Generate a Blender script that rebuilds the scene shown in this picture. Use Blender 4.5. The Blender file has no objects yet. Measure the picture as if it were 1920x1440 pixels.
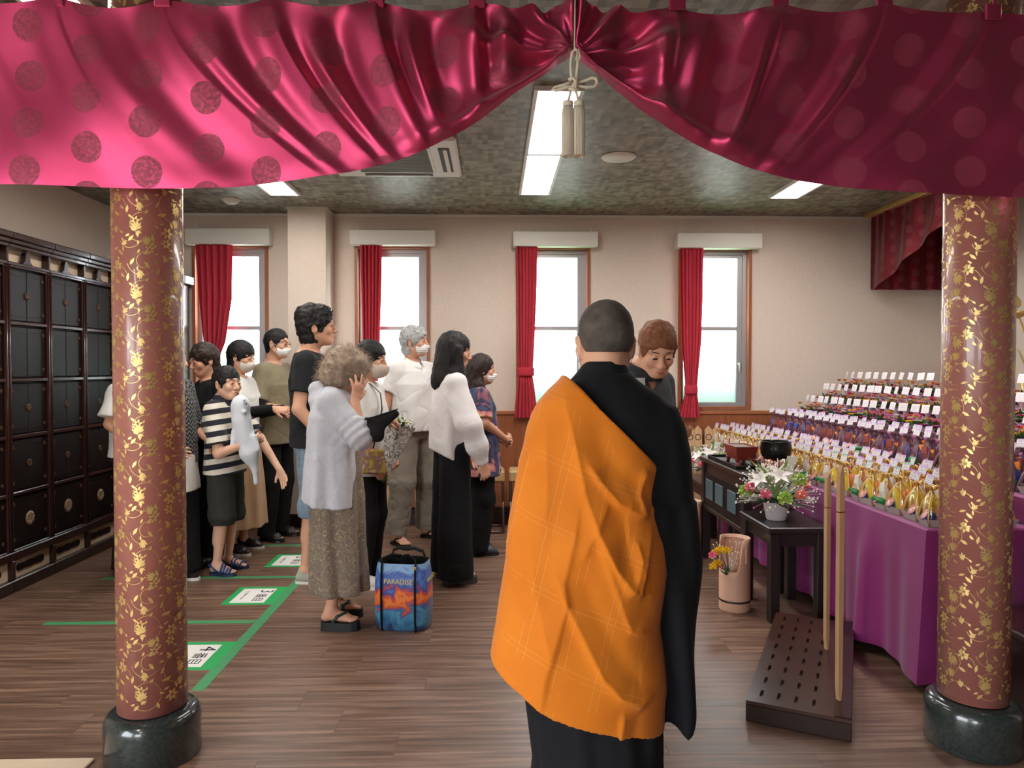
import bpy, bmesh, math, random
import numpy as np
from mathutils import Vector, Matrix
random.seed(7)
R = math.radians
scene = bpy.context.scene
C = scene.collection

# ------------------------------------------------------------ camera
YAW, PITCH, FPX, CAMZ = math.atan(35/1350), math.atan(30/1350), 1350.0, 1.4
cam_d = bpy.data.cameras.new('camera'); cam = bpy.data.objects.new('camera', cam_d); C.objects.link(cam)
cam.location = (0, 0, CAMZ); cam.rotation_euler = (R(90) - PITCH, 0, -YAW)
cam_d.sensor_width = 36; cam_d.lens = 36*FPX/1920; cam_d.clip_start = .05
scene.camera = cam
# ------------------------------------------------------------ world: bright overcast sky
wd = bpy.data.worlds.new('sky'); scene.world = wd; wd.use_nodes = True
bg = wd.node_tree.nodes['Background']; bg.inputs[0].default_value = (.90, .95, 1, 1); bg.inputs[1].default_value = 15.0
scene.view_settings.view_transform = 'Standard'; scene.view_settings.look = 'None'
scene.view_settings.gamma = 1; scene.view_settings.use_curve_mapping = False
scene.view_settings.exposure = 0.40
cy = scene.cycles; cy.max_bounces = 7; cy.diffuse_bounces = 4; cy.glossy_bounces = 3; cy.transmission_bounces = 6; cy.transparent_max_bounces = 10
cy.caustics_reflective = False; cy.caustics_refractive = False; cy.sample_clamp_indirect = 6
LAMP = 20.0            # radiance of the fluorescent ceiling panels

# ------------------------------------------------------------ helpers
_F = Vector((math.sin(YAW)*math.cos(PITCH), math.cos(YAW)*math.cos(PITCH), -math.sin(PITCH)))
_R = Vector((math.cos(YAW), -math.sin(YAW), 0)); _U = _R.cross(_F)
def at(px, py, Y):
    "world point seen at pixel px,py of the 1920x1440 photo, standing at depth Y"
    d = _F + _R*((px-960)/FPX) + _U*((720-py)/FPX)
    return Vector((0, 0, CAMZ)) + d*(Y/d.y)
def lin(r, g, b):
    f = lambda c: (c/255)/12.92 if c/255 <= .04045 else ((c/255+.055)/1.055)**2.4
    return (f(r), f(g), f(b), 1)
MATS = {}
def mat(name, col, rough=.6, metal=0, spec=.5, bump=0, bscale=60, var=0, vscale=8, stretch=(1,1,1), sheen=0, trans=0, emit=None, alpha=1, coat=0, objvar=0, coord='Object'):
    if name in MATS: return MATS[name]
    m = bpy.data.materials.new(name); m.use_nodes = True; nt = m.node_tree; b = nt.nodes['Principled BSDF']
    b.inputs['Base Color'].default_value = col; b.inputs['Roughness'].default_value = rough
    b.inputs['Metallic'].default_value = metal; b.inputs['Specular IOR Level'].default_value = spec
    b.inputs['Sheen Weight'].default_value = sheen; b.inputs['Coat Weight'].default_value = coat
    b.inputs['Alpha'].default_value = alpha
    if trans: b.inputs['Transmission Weight'].default_value = trans
    if emit: b.inputs['Emission Color'].default_value = col; b.inputs['Emission Strength'].default_value = emit
    tc = nt.nodes.new('ShaderNodeTexCoord'); mp = nt.nodes.new('ShaderNodeMapping'); mp.inputs['Scale'].default_value = stretch
    nt.links.new(tc.outputs[coord], mp.inputs[0])
    src = None
    if var:
        n = nt.nodes.new('ShaderNodeTexNoise'); n.inputs['Scale'].default_value = vscale; n.inputs['Detail'].default_value = 5
        nt.links.new(mp.outputs[0], n.inputs['Vector'])
        mx = nt.nodes.new('ShaderNodeMix'); mx.data_type = 'RGBA'
        mx.inputs[6].default_value = tuple(max(0, c*(1-var)) for c in col[:3])+(1,)
        mx.inputs[7].default_value = tuple(min(1, c*(1+var)) for c in col[:3])+(1,)
        rp = nt.nodes.new('ShaderNodeMapRange'); rp.inputs[1].default_value = .3; rp.inputs[2].default_value = .7
        nt.links.new(n.outputs[0], rp.inputs[0]); nt.links.new(rp.outputs[0], mx.inputs[0]); src = mx.outputs[2]
    if objvar:
        oi = nt.nodes.new('ShaderNodeObjectInfo'); hs = nt.nodes.new('ShaderNodeHueSaturation')
        mr = nt.nodes.new('ShaderNodeMapRange'); mr.inputs[3].default_value = 1-objvar; mr.inputs[4].default_value = 1+objvar
        nt.links.new(oi.outputs['Random'], mr.inputs[0]); nt.links.new(mr.outputs[0], hs.inputs['Value'])
        if src: nt.links.new(src, hs.inputs['Color'])
        else: hs.inputs['Color'].default_value = col
        src = hs.outputs[0]
    if src: nt.links.new(src, b.inputs['Base Color'])
    if bump:
        n2 = nt.nodes.new('ShaderNodeTexNoise'); n2.inputs['Scale'].default_value = bscale; n2.inputs['Detail'].default_value = 4
        nt.links.new(mp.outputs[0], n2.inputs['Vector'])
        bp = nt.nodes.new('ShaderNodeBump'); bp.inputs['Strength'].default_value = bump; bp.inputs['Distance'].default_value = .004
        nt.links.new(n2.outputs[0], bp.inputs['Height']); nt.links.new(bp.outputs[0], b.inputs['Normal'])
    MATS[name] = m
    return m
def tag(o, label=None, cat=None, group=None, kind=None):
    for k, v in (('label', label), ('category', cat), ('group', group), ('kind', kind)):
        if v: o[k] = v
    return o
def thing(name, label, cat, loc=(0,0,0), rz=0, group=None):
    o = bpy.data.objects.new(name, None); C.objects.link(o); o.location = loc; o.rotation_euler = (0,0,rz)
    o.empty_display_size = .05
    return tag(o, label, cat, group)
def ob(name, me, m=None, parent=None, world=False):
    if m is not None:
        me.materials.clear()
        for x in (m if isinstance(m, (list, tuple)) else [m]): me.materials.append(x)
    o = bpy.data.objects.new(name, me); C.objects.link(o)
    if parent is not None:
        o.parent = parent
        if world:
            o.location = -Vector(parent.location) if parent.parent is None else -Vector(parent.location)
    return o
def copy_tree(o, parent=None):
    c = o.copy(); C.objects.link(c)
    if parent is not None: c.parent = parent
    for ch in list(o.children): copy_tree(ch, c)
    return c
def npmesh(name, V, F, smooth=True):
    "mesh from numpy verts (n,3) and quads/tris (m,k)"
    me = bpy.data.meshes.new(name); V = np.asarray(V, np.float32); F = np.asarray(F, np.int32)
    n, k = F.shape
    me.vertices.add(len(V)); me.vertices.foreach_set('co', V.ravel())
    me.loops.add(n*k); me.loops.foreach_set('vertex_index', F.ravel())
    me.polygons.add(n); me.polygons.foreach_set('loop_start', np.arange(0, n*k, k, dtype=np.int32))
    me.polygons.foreach_set('loop_total', np.full(n, k, np.int32))
    me.polygons.foreach_set('use_smooth', np.full(n, smooth, bool))
    me.update(calc_edges=True); me.validate()
    return me
class MB:
    def __init__(s): s.v = []; s.f = []; s.sm = []; s.mi = []; s.cur = 0
    def add(s, vs, fs, smooth=False):
        o = len(s.v); s.v += [tuple(v) for v in vs]
        for f in fs: s.f.append(tuple(i+o for i in f)); s.sm.append(smooth); s.mi.append(s.cur)
        return s
    def box(s, x0, x1, y0, y1, z0, z1, M=None):
        vs = [Vector((x,y,z)) for z in (z0,z1) for y in (y0,y1) for x in (x0,x1)]
        if M: vs = [M @ v for v in vs]
        return s.add(vs, [(0,2,3,1),(4,5,7,6),(0,1,5,4),(2,6,7,3),(0,4,6,2),(1,3,7,5)])
    def bbox(s, x0, x1, y0, y1, z0, z1, b=.004, M=None):
        "box with chamfered edges"
        cx, cy, cz = (x0+x1)/2, (y0+y1)/2, (z0+z1)/2; hx, hy, hz = (x1-x0)/2, (y1-y0)/2, (z1-z0)/2
        b = min(b, hx*.9, hy*.9, hz*.9)
        bm = bmesh.new(); bmesh.ops.create_cube(bm, size=1)
        for v in bm.verts: v.co = Vector((cx+v.co.x*2*hx, cy+v.co.y*2*hy, cz+v.co.z*2*hz))
        bmesh.ops.bevel(bm, geom=bm.edges[:], offset=b, segments=1, affect='EDGES', profile=.5)
        vs = [(M @ v.co if M else v.co.copy()) for v in bm.verts]; bm.verts.index_update()
        s.add(vs, [[v.index for v in f.verts] for f in bm.faces]); bm.free(); return s
    def ring_loft(s, rings, close=True, caps=True, smooth=True):
        n = len(rings[0]); vs = [p for r in rings for p in r]; fs = []
        for i in range(len(rings)-1):
            for j in range(n if close else n-1):
                a, b = i*n+j, i*n+(j+1) % n
                fs.append((a, b, b+n, a+n))
        s.add(vs, fs, smooth)
        if caps:
            o = len(s.v)-len(vs)
            for r, rev in ((0, True), (len(rings)-1, False)):
                idx = [o+r*n+j for j in range(n)]
                s.f.append(tuple(idx[::-1] if rev else idx)); s.sm.append(False); s.mi.append(s.cur)
        return s
    def tube(s, path, r, n=8, caps=True, smooth=True, flat=1.0):
        P = [Vector(p) for p in path]; rs = r if isinstance(r, (list, tuple)) else [r]*len(P)
        rings = []; up = None
        for i, p in enumerate(P):
            t = (P[min(i+1, len(P)-1)] - P[max(i-1, 0)]).normalized()
            if up is None:
                up = Vector((0,0,1)) if abs(t.z) < .9 else Vector((1,0,0))
            up = (up - t*up.dot(t))
            up = up.normalized() if up.length > 1e-6 else t.orthogonal().normalized()
            sd = t.cross(up)
            rings.append([p + up*(math.cos(a)*rs[i]*flat) + sd*(math.sin(a)*rs[i]) for a in [2*math.pi*k/n for k in range(n)]])
        return s.ring_loft(rings, True, caps, smooth)
    def lathe(s, prof, n=24, c=(0,0,0), M=None, smooth=True, caps=True):
        rings = []
        for r, z in prof:
            ring = [Vector((c[0]+r*math.cos(2*math.pi*k/n), c[1]+r*math.sin(2*math.pi*k/n), c[2]+z)) for k in range(n)]
            rings.append([M @ p for p in ring] if M else ring)
        return s.ring_loft(rings, True, caps, smooth)
    def prism(s, poly, y0, y1, M=None):
        "poly in x,z extruded along y"
        n = len(poly); vs = [Vector((x,y0,z)) for x,z in poly]+[Vector((x,y1,z)) for x,z in poly]
        if M: vs = [M @ v for v in vs]
        fs = [tuple(range(n)), tuple(range(2*n-1, n-1, -1))]+[(i, i+n, (i+1) % n+n, (i+1) % n) for i in range(n)]
        return s.add(vs, fs)
    def ell(s, c, r, n=12, m=8, M=None):
        rings = []
        for i in range(m+1):
            t = math.pi*i/m; t = min(max(t, .02), math.pi-.02)
            ring = [Vector((c[0]+r[0]*math.sin(t)*math.cos(2*math.pi*k/n), c[1]+r[1]*math.sin(t)*math.sin(2*math.pi*k/n), c[2]-r[2]*math.cos(t))) for k in range(n)]
            rings.append([M @ p for p in ring] if M else ring)
        return s.ring_loft(rings)
    def mesh(s, name='mesh'):
        me = bpy.data.meshes.new(name); me.from_pydata(s.v, [], s.f)
        me.polygons.foreach_set('use_smooth', s.sm); me.polygons.foreach_set('material_index', s.mi); me.update()
        return me
    def build(s, name, m, parent=None, world=False):
        me = s.mesh(name); bm = bmesh.new(); bm.from_mesh(me); bmesh.ops.recalc_face_normals(bm, faces=bm.faces); bm.to_mesh(me); bm.free()
        return ob(name, me, m, parent, world)
def Mx(loc=(0,0,0), rz=0, rx=0, ry=0, s=1):
    return Matrix.Translation(loc) @ Matrix.Rotation(rz,4,'Z') @ Matrix.Rotation(ry,4,'Y') @ Matrix.Rotation(rx,4,'X') @ Matrix.Scale(s,4)
def text_mesh(body, size, extrude=0.0004):
    cu = bpy.data.curves.new('lettering', 'FONT'); cu.body = body; cu.size = size; cu.extrude = extrude
    cu.align_x = 'CENTER'; cu.align_y = 'CENTER'; cu.resolution_u = 2
    o = bpy.data.objects.new('lettering', cu); C.objects.link(o)
    me = bpy.data.meshes.new_from_object(o.evaluated_get(bpy.context.evaluated_depsgraph_get()))
    bpy.data.objects.remove(o); bpy.data.curves.remove(cu)
    return me
def sstep(a, b, x):
    t = np.clip((x-a)/(b-a), 0, 1); return t*t*(3-2*t)
# ============================================================ THE SETTING
XL, XR, YB, YF, ZC = -3.32, 4.2, 6.62, -5.0, 2.80
def struct(o): o['kind'] = 'structure'; return o
M_wall = mat('wall_paper', lin(219,202,189), .85, bump=.15, bscale=220, var=.03, vscale=40)
M_wood = mat('orange_wood', lin(150,88,56), .4, var=.16, vscale=6, stretch=(6,6,.6))
M_rail = mat('rail_wood', lin(168,104,66), .4, var=.12, vscale=6, stretch=(.6,6,6))
M_dark = mat('dark_lacquer', lin(44,24,20), .28, var=.12, vscale=3, coat=.2)
M_black = mat('black_wood', lin(38,30,28), .32, var=.15, vscale=4)
M_alu = mat('aluminium', lin(176,176,178), .4, metal=.6)
M_white = mat('white_plastic', lin(226,222,214), .5)
M_beige = mat('beige_panel', lin(214,190,164), .7)

# floor ------------------------------------------------------
def floor_mat():
    m = bpy.data.materials.new('floor_wood'); m.use_nodes = True; nt = m.node_tree; b = nt.nodes['Principled BSDF']
    tc = nt.nodes.new('ShaderNodeTexCoord'); oi = nt.nodes.new('ShaderNodeObjectInfo')
    geo = nt.nodes.new('ShaderNodeNewGeometry')
    off = nt.nodes.new('ShaderNodeVectorMath'); off.operation = 'MULTIPLY_ADD'
    nt.links.new(oi.outputs['Random'], off.inputs[0]); off.inputs[1].default_value = (31, 17, 5)
    nt.links.new(geo.outputs['Position'], off.inputs[2])
    mp = nt.nodes.new('ShaderNodeMapping'); mp.inputs['Scale'].default_value = (1.2, 26, 1); nt.links.new(off.outputs[0], mp.inputs[0])
    n = nt.nodes.new('ShaderNodeTexNoise'); n.inputs['Scale'].default_value = 1.6; n.inputs['Detail'].default_value = 7; n.inputs['Roughness'].default_value = .62
    nt.links.new(mp.outputs[0], n.inputs['Vector'])
    cr = nt.nodes.new('ShaderNodeValToRGB'); e = cr.color_ramp.elements
    e[0].position = .28; e[0].color = lin(78,56,45); e[1].position = .74; e[1].color = lin(158,126,106)
    x = e.new(.5); x.color = lin(114,86,71)
    nt.links.new(n.outputs[0], cr.inputs[0])
    hs = nt.nodes.new('ShaderNodeHueSaturation'); mr = nt.nodes.new('ShaderNodeMapRange'); mr.inputs[3].default_value = .94; mr.inputs[4].default_value = 1.06
    nt.links.new(oi.outputs['Random'], mr.inputs[0]); nt.links.new(mr.outputs[0], hs.inputs['Value']); nt.links.new(cr.outputs[0], hs.inputs['Color'])
    nt.links.new(hs.outputs[0], b.inputs['Base Color'])
    rr = nt.nodes.new('ShaderNodeMapRange'); rr.inputs[3].default_value = .30; rr.inputs[4].default_value = .48
    nt.links.new(n.outputs[0], rr.inputs[0]); nt.links.new(rr.outputs[0], b.inputs['Roughness'])
    bp = nt.nodes.new('ShaderNodeBump'); bp.inputs['Strength'].default_value = .18; bp.inputs['Distance'].default_value = .003
    nt.links.new(n.outputs[0], bp.inputs['Height']); nt.links.new(bp.outputs[0], b.inputs['Normal'])
    b.inputs['Specular IOR Level'].default_value = .5
    return m
M_floor = floor_mat()
floor = struct(MB().box(XL-.1, XR+.1, YF-.1, YB+.1, -.12, -.004).build('floor', M_floor))
plank = MB().bbox(0, .9995, 0, .1855, -.006, 0, .0006).mesh('plank'); plank.materials.append(M_floor)
rnd = random.Random(3)
for j in range(25):
    y = 2.0+j*.186; x = -3.3 - rnd.random()*.1 - .9*(j*.37%1)*0 - .25*(j%3)
    while x < 3.4:
        o = bpy.data.objects.new('plank', plank); C.objects.link(o); o.parent = floor
        o.location = (x, y, 0)
        x += 1.0
# pale carpet of the room in front, lower left
struct(MB().bbox(XL, -1.42, -4.9, 2.575, -.005, .012, .004).build('trim_4', mat('pale_carpet', lin(206,184,160), .95, bump=.4, bscale=400)))

# ceiling ----------------------------------------------------
def ceil_mat():
    m = bpy.data.materials.new('ceiling_paper'); m.use_nodes = True; nt = m.node_tree; b = nt.nodes['Principled BSDF']
    geo = nt.nodes.new('ShaderNodeNewGeometry')
    def cells(sx, sy, rot):
        mp = nt.nodes.new('ShaderNodeMapping'); mp.inputs['Scale'].default_value = (sx, sy, 1); mp.inputs['Rotation'].default_value = (0,0,rot)
        nt.links.new(geo.outputs['Position'], mp.inputs[0])
        fl = nt.nodes.new('ShaderNodeVectorMath'); fl.operation = 'FLOOR'; nt.links.new(mp.outputs[0], fl.inputs[0])
        wn = nt.nodes.new('ShaderNodeTexWhiteNoise'); nt.links.new(fl.outputs[0], wn.inputs['Vector']); return wn.outputs['Value']
    a, c = cells(15, 22, 0), cells(30, 11, 0)
    ad = nt.nodes.new('ShaderNodeMath'); ad.operation = 'ADD'; nt.links.new(a, ad.inputs[0]); nt.links.new(c, ad.inputs[1])
    cr = nt.nodes.new('ShaderNodeValToRGB'); e = cr.color_ramp.elements
    e[0].position = .15; e[0].color = lin(82,77,65); e[1].position = .85; e[1].color = lin(152,145,128)
    hv = nt.nodes.new('ShaderNodeMath'); hv.operation = 'MULTIPLY'; hv.inputs[1].default_value = .5
    nt.links.new(ad.outputs[0], hv.inputs[0]); nt.links.new(hv.outputs[0], cr.inputs[0]); nt.links.new(cr.outputs[0], b.inputs['Base Color'])
    b.inputs['Roughness'].default_value = .45; b.inputs['Specular IOR Level'].default_value = .4
    return m
struct(MB().box(XL-.1, XR+.1, YF-.1, YB+.1, ZC, ZC+.1).build('ceiling', ceil_mat()))

# walls ------------------------------------------------------
WIN_R = [at(p, 600, YB).x for p in (504, 806, 1106, 1408)]; WW = .68
WZ0, WZ1 = at(1350, 768, YB).z, at(1350, 463, YB).z
wb = MB(); xs = [XL-.1]
for r in WIN_R: xs += [r-WW, r]
xs.append(XR+.1)
for i in range(0, len(xs), 2): wb.box(xs[i], xs[i+1], YB, YB+.16, 0, ZC)
for r in WIN_R:
    wb.box(r-WW, r, YB, YB+.16, 0, WZ0); wb.box(r-WW, r, YB, YB+.16, WZ1, ZC)
struct(wb.build('wall_back', M_wall))
GY0, GY1, GZ1 = -2.7, .55, 2.35       # glazed garden doors in the left wall, beside the camera
struct(MB().box(XL-.16, XL, GY1, YB+.16, 0, ZC).box(XL-.16, XL, YF, GY0, 0, ZC).box(XL-.16, XL, GY0, GY1, GZ1, ZC).build('wall_left', M_wall))
struct(MB().box(XR, XR+.16, YF, YB+.16, 0, ZC).build('wall_right', M_wall))
# dark panelling added out of view, to keep the right swag dark
M_panel = mat('added_dark_panelling', lin(58,36,28), .4, var=.15, vscale=5, stretch=(6,6,.5))
wp = struct(MB().box(XR-.02, XR, YF, 2.2, 0, ZC).build('trim_5', M_panel))
for k in range(11): MB().bbox(XR-.035, XR-.018, YF+.05+k*.65, YF+.66+k*.65, .12, 2.5, .004).build('panel', M_panel, wp)
wp = struct(MB().box(.2, XR-.02, YF, YF+.02, 0, ZC).build('trim_6', M_panel))  # rear stretch of the added panelling, also unseen
for k in range(6): MB().bbox(.24+k*.64, .84+k*.64, YF+.018, YF+.035, .12, 2.5, .004).build('panel', M_panel, wp)
# rear wall with the glass entrance
DX0, DX1 = -3.25, -1.55
struct(MB().box(DX1, XR+.1, YF-.16, YF, 0, ZC).box(XL-.1, DX0, YF-.16, YF, 0, ZC).box(DX0, DX1, YF-.16, YF, 2.35, ZC).build('wall_front', M_wall))
d1 = thing('door_1', 'wide glass entrance door behind the room', 'door', (DX0, YF-.08, 0)); d1['kind'] = 'structure'
M_glass = None
def glass_mat(name, frosted):
    m = bpy.data.materials.new(name); m.use_nodes = True; nt = m.node_tree; nt.nodes.clear()
    o = nt.nodes.new('ShaderNodeOutputMaterial'); mx = nt.nodes.new('ShaderNodeMixShader')
    t = nt.nodes.new('ShaderNodeBsdfTranslucent' if frosted else 'ShaderNodeBsdfTransparent')
    t.inputs[0].default_value = (.60,.66,.64,1) if frosted else (.95,.97,.97,1)
    g = nt.nodes.new('ShaderNodeBsdfGlossy'); g.inputs['Roughness'].default_value = .25 if frosted else .03
    mx.inputs[0].default_value = .06
    nt.links.new(t.outputs[0], mx.inputs[1]); nt.links.new(g.outputs[0], mx.inputs[2]); nt.links.new(mx.outputs[0], o.inputs[0])
    return m
M_clear, M_frost = glass_mat('clear_glass', False), glass_mat('frosted_glass', True)
for a in range(2):
    x0 = DX0+a*.85; m = MB()
    m.box(x0, x0+.06, YF-.1, YF-.05, 0, 2.35).box(x0+.79, x0+.85, YF-.1, YF-.05, 0, 2.35).box(x0+.06, x0+.79, YF-.1, YF-.05, 0, .12).box(x0+.06, x0+.79, YF-.1, YF-.05, 2.25, 2.35)
    m.build('door_frame', M_alu, d1, True)
    MB().box(x0+.06, x0+.79, YF-.08, YF-.072, .12, 2.25).build('pane', M_clear, d1, True)
d2 = thing('door_2', 'row of glazed garden doors in the left wall', 'door', (XL-.08, GY0, 0)); d2['kind'] = 'structure'
gw = (GY1-GY0)/4
for a in range(4):
    y0 = GY0+a*gw; x0, x1 = XL-.1, XL-.05
    MB().box(x0,x1,y0,y0+.05,0,GZ1).box(x0,x1,y0+gw-.05,y0+gw,0,GZ1).box(x0,x1,y0+.05,y0+gw-.05,0,.10).box(x0,x1,y0+.05,y0+gw-.05,GZ1-.08,GZ1).build('door_frame', M_alu, d2, True)
    MB().box(XL-.08,XL-.072,y0+.05,y0+gw-.05,.10,GZ1-.08).build('pane', M_clear, d2, True)
l = bpy.data.lights.new('door_portal', 'AREA'); l.shape = 'RECTANGLE'; l.size = GZ1; l.size_y = GY1-GY0; l.cycles.is_portal = True
lo = bpy.data.objects.new('door_portal', l); C.objects.link(lo); lo.location = (XL-.17, (GY0+GY1)/2, GZ1/2); lo.rotation_euler = (0, R(-90), 0)
# wall pillar
PX0, PX1 = at(540, 600, 6.34).x, at(612, 600, 6.34).x
struct(MB().bbox(PX0, PX1, 6.34, YB, 0, ZC, .004).build('wall_pillar', M_wall))
# crown line, wainscot, rail, baseboard
struct(MB().box(PX1, XR, YB-.012, YB, ZC-.022, ZC).box(XL, PX0, YB-.012, YB, ZC-.022, ZC).box(PX0-.012, PX1+.012, 6.328, 6.34, ZC-.022, ZC).box(PX1, PX1+.012, 6.34, YB, ZC-.022, ZC).build('trim_1', M_white))
WZ = WZ0-.012
ws = struct(MB().box(PX1, XR, YB-.012, YB, .12, WZ-.03).box(XL, PX0, YB-.012, YB, .12, WZ-.03).build('trim_2', M_wood))
for k in range(13):
    x = PX1+.01+k*.45
    if x+.44 < XR: MB().bbox(x, x+.446, YB-.018, YB-.010, .125, WZ-.032, .002).build('panel', M_wood, ws)
struct(MB().bbox(PX1, XR, YB-.03, YB, WZ-.03, WZ+.004, .004).bbox(XL, PX0, YB-.03, YB, WZ-.03, WZ+.004, .004).build('trim_3', M_rail))
struct(MB().bbox(PX1, XR, YB-.025, YB, 0, .12, .003).bbox(XL, PX0, YB-.025, YB, 0, .12, .003).build('baseboard_back', M_dark))
struct(MB().bbox(PX0-.012, PX1+.012, 6.328, 6.34, 0, .12, .003).build('baseboard_pillar', M_dark))

# windows ----------------------------------------------------
for i, r in enumerate(WIN_R):
    x0, x1 = r-WW, r
    w = thing('window_%d' % (i+1), 'tall narrow window', 'window', (x0, YB, WZ0)); w['kind'] = 'structure'
    f = MB(); t = .028
    f.box(x0, x0+t, YB-.02, YB+.14, WZ0, WZ1).box(x1-t, x1, YB-.02, YB+.14, WZ0, WZ1).box(x0+t, x1-t, YB-.02, YB+.14, WZ1-t, WZ1).box(x0+t, x1-t, YB-.02, YB+.14, WZ0, WZ0+t)
    f.build('window_frame', M_wood, w, True)
    s = MB(); a0, a1, b0, b1 = x0+t, x1-t, WZ0+t, WZ1-t
    for (tt, y0, y1) in ((.035, YB+.05, YB+.12),):
        s.box(a0, a0+tt, y0, y1, b0, b1).box(a1-tt, a1, y0, y1, b0, b1).box(a0+tt, a1-tt, y0, y1, b1-tt, b1).box(a0+tt, a1-tt, y0, y1, b0, b0+tt)
    g0, g1, h0, h1 = a0+.036, a1-.036, b0+.036, b1-.036
    s.box(g1-.045, g1, YB+.07, YB+.1, h0, h1).box(g0, g1-.045, YB+.07, YB+.1, h1-.03, h1)
    s.build('sash', M_alu, w, True)
    zm = at(1350, 616, YB+.08).z
    MB().box(g0, g1-.045, YB+.07, YB+.1, zm-.016, zm+.016).build('middle_rail', M_alu, w, True)
    MB().box(g0, g1-.045, YB+.084, YB+.09, zm+.016, h1-.03).build('pane', M_clear, w, True)
    MB().box(g0, g1-.045, YB+.084, YB+.09, h0, zm-.016).build('pane', M_frost, w, True)
    MB().bbox(g1-.035, g1-.015, YB+.05, YB+.07, 1.43, 1.45, .003).tube([(g1-.025,YB+.045,1.45),(g1-.025,YB+.045,1.36)], .008).build('window_handle', M_white, w, True)
    # sampling portal in the opening
    l = bpy.data.lights.new('window_portal', 'AREA'); l.shape = 'RECTANGLE'; l.size = WW; l.size_y = WZ1-WZ0; l.cycles.is_portal = True
    lo = bpy.data.objects.new('window_portal', l); C.objects.link(lo); lo.location = (r-WW/2, YB+.17, (WZ0+WZ1)/2); lo.rotation_euler = (R(-90), 0, 0)
l = bpy.data.lights.new('door_portal', 'AREA'); l.shape = 'RECTANGLE'; l.size = DX1-DX0; l.size_y = 2.35; l.cycles.is_portal = True
lo = bpy.data.objects.new('door_portal', l); C.objects.link(lo); lo.location = ((DX0+DX1)/2, YF-.17, 1.17); lo.rotation_euler = (R(90), 0, 0)
# outside: ground and a hedge
struct(MB().box(-30, 30, -30, 30, -.4, -.25).build('ground', mat('outside_ground', lin(150,150,140), .9)))
def hedge():
    rs = np.random.RandomState(5); V = []; F = []
    for k in range(9000):
        c = np.array([rs.uniform(-.3, 3.4), rs.uniform(6.90, 7.4), rs.uniform(-.2, 1.46+.06*math.sin(k))])
        d = rs.normal(size=3); d /= np.linalg.norm(d); e = np.cross(d, rs.normal(size=3)); e /= np.linalg.norm(e)
        L, Wd = .055, .022; o = len(V)
        V += [c-d*L, c+e*Wd, c+d*L, c-e*Wd]; F.append((o, o+1, o+2, o+3))
    return npmesh('foliage', V, F, False)
hd = thing('hedge', 'green hedge outside, a blur behind the frosted lower panes', 'hedge', (0, 7.25, -.25))
fo = ob('foliage', hedge(), mat('hedge_leaf', lin(110,214,120), .7), hd, True); fo['kind'] = 'stuff'
MB().box(-.3, 3.4, 7.0, 7.4, -.25, 1.40).build('core', mat('hedge_core', lin(90,180,90), .9), hd, True)

# valances and curtains --------------------------------------
M_curt = mat('red_curtain', lin(186,44,62), .9, sheen=.05, bump=.1, bscale=500, var=.06, vscale=30)
vl_px = [(345,505,427,458), (655,816,430,459), (962,1122,433,462), (1270,1430,436,465)]
VN = ['the window beside the dark corner cabinet', 'the window behind the white-haired man', 'the window behind the monk', 'the window nearest the altar']
for i, (a, b, y0, y1) in enumerate(vl_px):
    p, q = at(a, y0, 6.5), at(b, y1, 6.5)
    v = MB().bbox(p.x, q.x, 6.5, YB, q.z, p.z, .006).box(p.x+.05, p.x+.06, YB-.004, YB, p.z, p.z+.06).box(q.x-.06, q.x-.05, YB-.004, YB, p.z, p.z+.06).build('curtain_box', M_white)
    tag(v, 'white curtain box above '+VN[i], 'valance', 'white curtain boxes over the windows')
cur = [([(458,366,436),(560,372,436),(640,380,424),(690,388,404),(715,390,402),(740,378,412),(782,372,420)], 700),
       ([(459,675,716),(560,678,714),(650,680,711),(690,682,708),(712,682,708),(740,677,714),(782,672,717)], 700),
       ([(462,968,1008),(560,970,1006),(650,971,1002),(690,972,1000),(704,972,999),(730,969,1003),(783,965,1009)], 697),
       ([(465,1274,1320),(560,1275,1318),(640,1277,1315),(700,1282,1309),(732,1285,1306),(745,1281,1308),(783,1270,1313)], 731)]
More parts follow.
